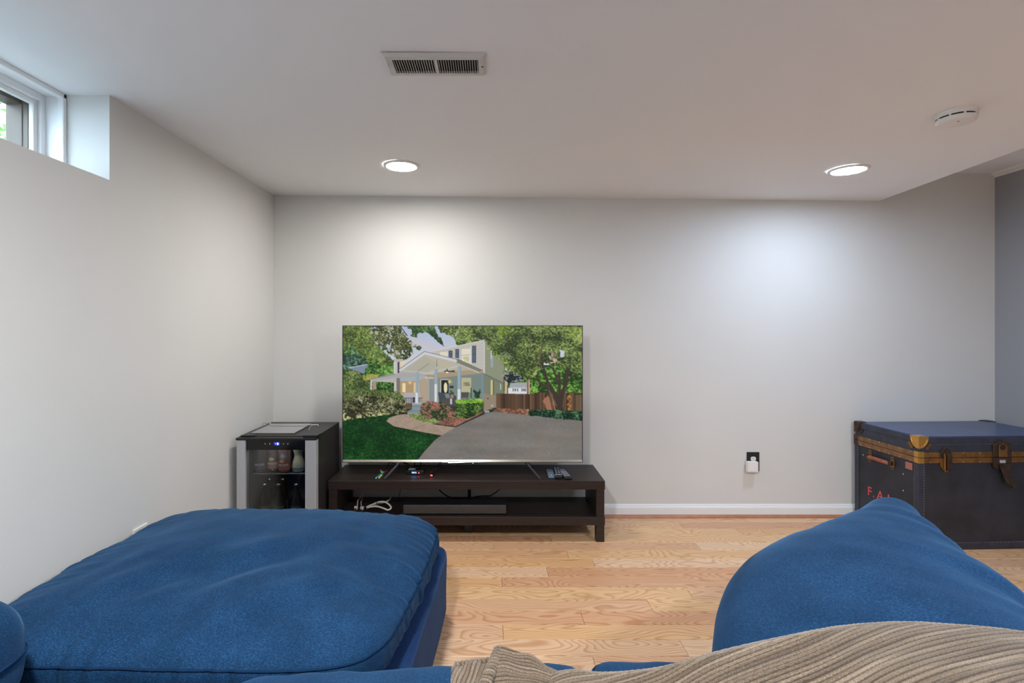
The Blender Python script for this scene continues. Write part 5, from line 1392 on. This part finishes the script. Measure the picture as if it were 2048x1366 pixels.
# ================================================================== THROW
th = thing('throw_blanket', (0.5, 0.8, 0.5), 'ribbed taupe chenille throw bunched over the sofa in the foreground', 'throw')
o = th.location
def catmull(P_, t_):
    n_ = len(P_)-1; x = min(max(t_, 0), 0.99999)*n_; i = int(x); f_ = x-i
    p0, p1, p2, p3 = P_[max(i-1, 0)], P_[i], P_[i+1], P_[min(i+2, n_)]
    return 0.5*((2*p1)+(p2-p0)*f_+(2*p0-5*p1+4*p2-p3)*f_*f_+(3*p1-p0-3*p2+p3)*f_**3)
def sheet(name, fn, na, nb, uvfn, parent, rib=0.0, thick=0.008):
    vs = []; uvs = []
    for i in range(na+1):
        for j in range(nb+1):
            p_, uv_ = fn(i/na, j/nb)
            vs.append(p_); uvs.append(uv_)
    fs = [(i*(nb+1)+j, i*(nb+1)+j+1, (i+1)*(nb+1)+j+1, (i+1)*(nb+1)+j) for i in range(na) for j in range(nb)]
    me_ = bpy.data.meshes.new(name); ov = Vector(o)
    me_.from_pydata([p_-ov for p_ in vs], [], fs); me_.update()
    if me_.polygons[len(fs)//2].normal.z < 0: me_.flip_normals(); me_.update()
    if rib:
        ns = [v_.normal.copy() for v_ in me_.vertices]
        for v_, n_, uv_ in zip(me_.vertices, ns, uvs):
            c_ = uv_[0]
            v_.co += n_*rib*(0.75*math.sin(2*PI*c_/0.0085)+0.6*N3(c_*60, 0.3, 2.0))
        me_.update()
    ul = me_.uv_layers.new(name='UVMap')
    idx_ = np.zeros(len(me_.loops), np.int32); me_.loops.foreach_get('vertex_index', idx_)
    ul.data.foreach_set('uv', np.array(uvs, np.float32)[idx_].ravel())
    me_.shade_smooth(); me_.materials.append(M['throw'])
    ob = bpy.data.objects.new(name, me_); C.objects.link(ob); ob.parent = parent
    sm_ = ob.modifiers.new('solidify', 'SOLIDIFY'); sm_.thickness = thick; sm_.offset = -1
    return ob
FAR = [at(*p_) for p_ in ((985, 1400, 1.02), (1110, 1347, 0.99), (1200, 1349, 0.97), (1310, 1339, 0.95), (1420, 1309, 0.92), (1600, 1268, 0.89), (1700, 1255, 0.875), (1800, 1248, 0.865), (1920, 1252, 0.855), (2048, 1266, 0.845), (2230, 1300, 0.83))]
AL = sum((FAR[i+1]-FAR[i]).length for i in range(len(FAR)-1))
def throw_main(s_, t_):
    F_ = catmull(FAR, s_)
    # across: from the far hem (below the ridge) over the ridge and down towards the back of the seat
    b = -0.10+0.62*t_
    if b < 0:
        p_ = F_+Vector((0.01, 0.055*(-b/0.10), -0.085*(b/0.10)**2))
    else:
        p_ = F_+Vector((-0.02*b, -b*0.93, -0.045*b-0.75*b*b))
        p_.z = max(p_.z, 0.505+0.01*N3(p_.x*5, p_.y*5, 1))
    p_.z += 0.010*N3(p_.x*6+2, p_.y*8, 0.5)*min(1, abs(b)/0.06)
    fade = min(1, max(0, b)/0.05)
    p_.z += 0.007*fade*N3((p_.x*0.3+p_.y)*11, p_.x*1.5, 6.0)
    a_ = s_*AL
    c_ = (0.27*a_+b)*0.965
    return p_, (c_, (a_-0.27*b)*0.965)
sheet('drape', throw_main, 330, 190, None, th, rib=0.0018)
# folded corner at the left
def quadpatch(c00, c10, c11, c01, bulge, ang):
    c00, c10, c11, c01 = [at(*c) for c in (c00, c10, c11, c01)]
    L1 = (c10-c00).length; L2 = (c01-c00).length
    def f(s_, t_):
        p_ = (c00*(1-s_)+c10*s_)*(1-t_)+(c01*(1-s_)+c11*s_)*t_
        p_ = p_+Vector((0, 0, bulge*math.sin(PI*s_)*0.7+0.006*N3(s_*3, t_*3, 4.0)))
        a_, b_ = s_*L1, t_*L2
        return p_, (a_*math.sin(ang)+b_*math.cos(ang)+3.0, a_*math.cos(ang)-b_*math.sin(ang))
    return f
sheet('folded_corner', quadpatch((1003, 1291, 1.035), (1118, 1343, 1.01), (1100, 1420, 0.90), (955, 1420, 0.90), 0.008, 0.15), 60, 90, None, th, rib=0.0016, thick=0.012)
sheet('under_fold', quadpatch((903, 1334, 1.01), (985, 1325, 1.02), (985, 1420, 0.90), (898, 1420, 0.90), 0.004, 1.3), 30, 60, None, th, rib=0.0004, thick=0.012)
def hem(p0, p1, wd, hgt):
    p0, p1 = at(*p0), at(*p1)
    def f(s_, t_):
        a_ = 2*PI*t_
        d = (p1-p0).normalized(); side = d.cross(Vector((0, 0.45, 0.9))).normalized(); up_ = side.cross(d).normalized()
        e = 1-0.75*(max(0, abs(2*s_-1)-0.9)/0.1)**2
        p_ = p0*(1-s_)+p1*s_+side*(wd*e*math.cos(a_))+up_*(hgt*e*math.sin(a_))+Vector((0, 0, 0.002*N3(s_*6, a_*0.3, 1)))
        return p_, (s_*(p1-p0).length+5.0, t_*wd*3)
    return f
sheet('hem', hem((1001, 1293, 1.045), (958, 1400, 0.91), 0.0125, 0.008), 60, 16, None, th, rib=0.0012, thick=0.001)
sheet('hem', hem((908, 1332, 1.02), (982, 1324, 1.03), 0.0120, 0.0085), 40, 16, None, th, rib=0.0012, thick=0.001)

# ================================================================== GARDEN OUTSIDE THE WINDOW
lr = random.Random(3)
mleaf = nmat('garden_leaf', rgb(96, 150, 70), 0.5, var=(3.0, rgb(150, 190, 110), 0.25), bump=(30, 0.05, 0.002))
mbark = nmat('bark', rgb(92, 76, 60), 0.8, bump=(40, 0.4, 0.01))
tg = thing('garden_shrub', (-4.2, 4.4, 1.2), 'leafy green shrub outside the high basement window', 'shrub')
o = tg.location
lv = MB()
for i in range(1500):
    c_ = Vector((-4.2+lr.gauss(0, 0.6), 4.4+lr.gauss(0, 0.9), 2.9+lr.gauss(0, 0.6)))
    d = Vector((lr.uniform(-1, 1), lr.uniform(-1, 1), lr.uniform(-1, 1))).normalized(); e = d.orthogonal().normalized()
    L_, W_ = lr.uniform(0.06, 0.12), lr.uniform(0.025, 0.045)
    lv.add([c_-d*L_, c_+e*W_, c_+d*L_, c_-e*W_], [(0, 1, 2, 3)])
fol = lv.build('foliage', mleaf, tg, o, fixn=False); fol['kind'] = 'stuff'
for i in range(7):
    MB().tube([(-4.2, 4.4+i*0.02, 1.2), (-4.2+lr.uniform(-.3, .3), 4.4+lr.uniform(-.5, .5), 2.2), (-4.2+lr.uniform(-.6, .6), 4.4+lr.uniform(-1, 1), 3.1)], 0.02, 6).build('stem', mbark, tg, o, smooth=True)
struct(MB().box(-9, XL-WT-0.03, -6, 10, 1.05, 1.20).build('ground_outside', nmat('greyed', rgb(120, 118, 114), 0.9, bump=(60, 0.4, 0.02), var=(30, rgb(96, 94, 92), 0.2))), 'unseen greyed ground outside the basement window')  # unseen ground, coloured grey to keep green bounce off the ceiling
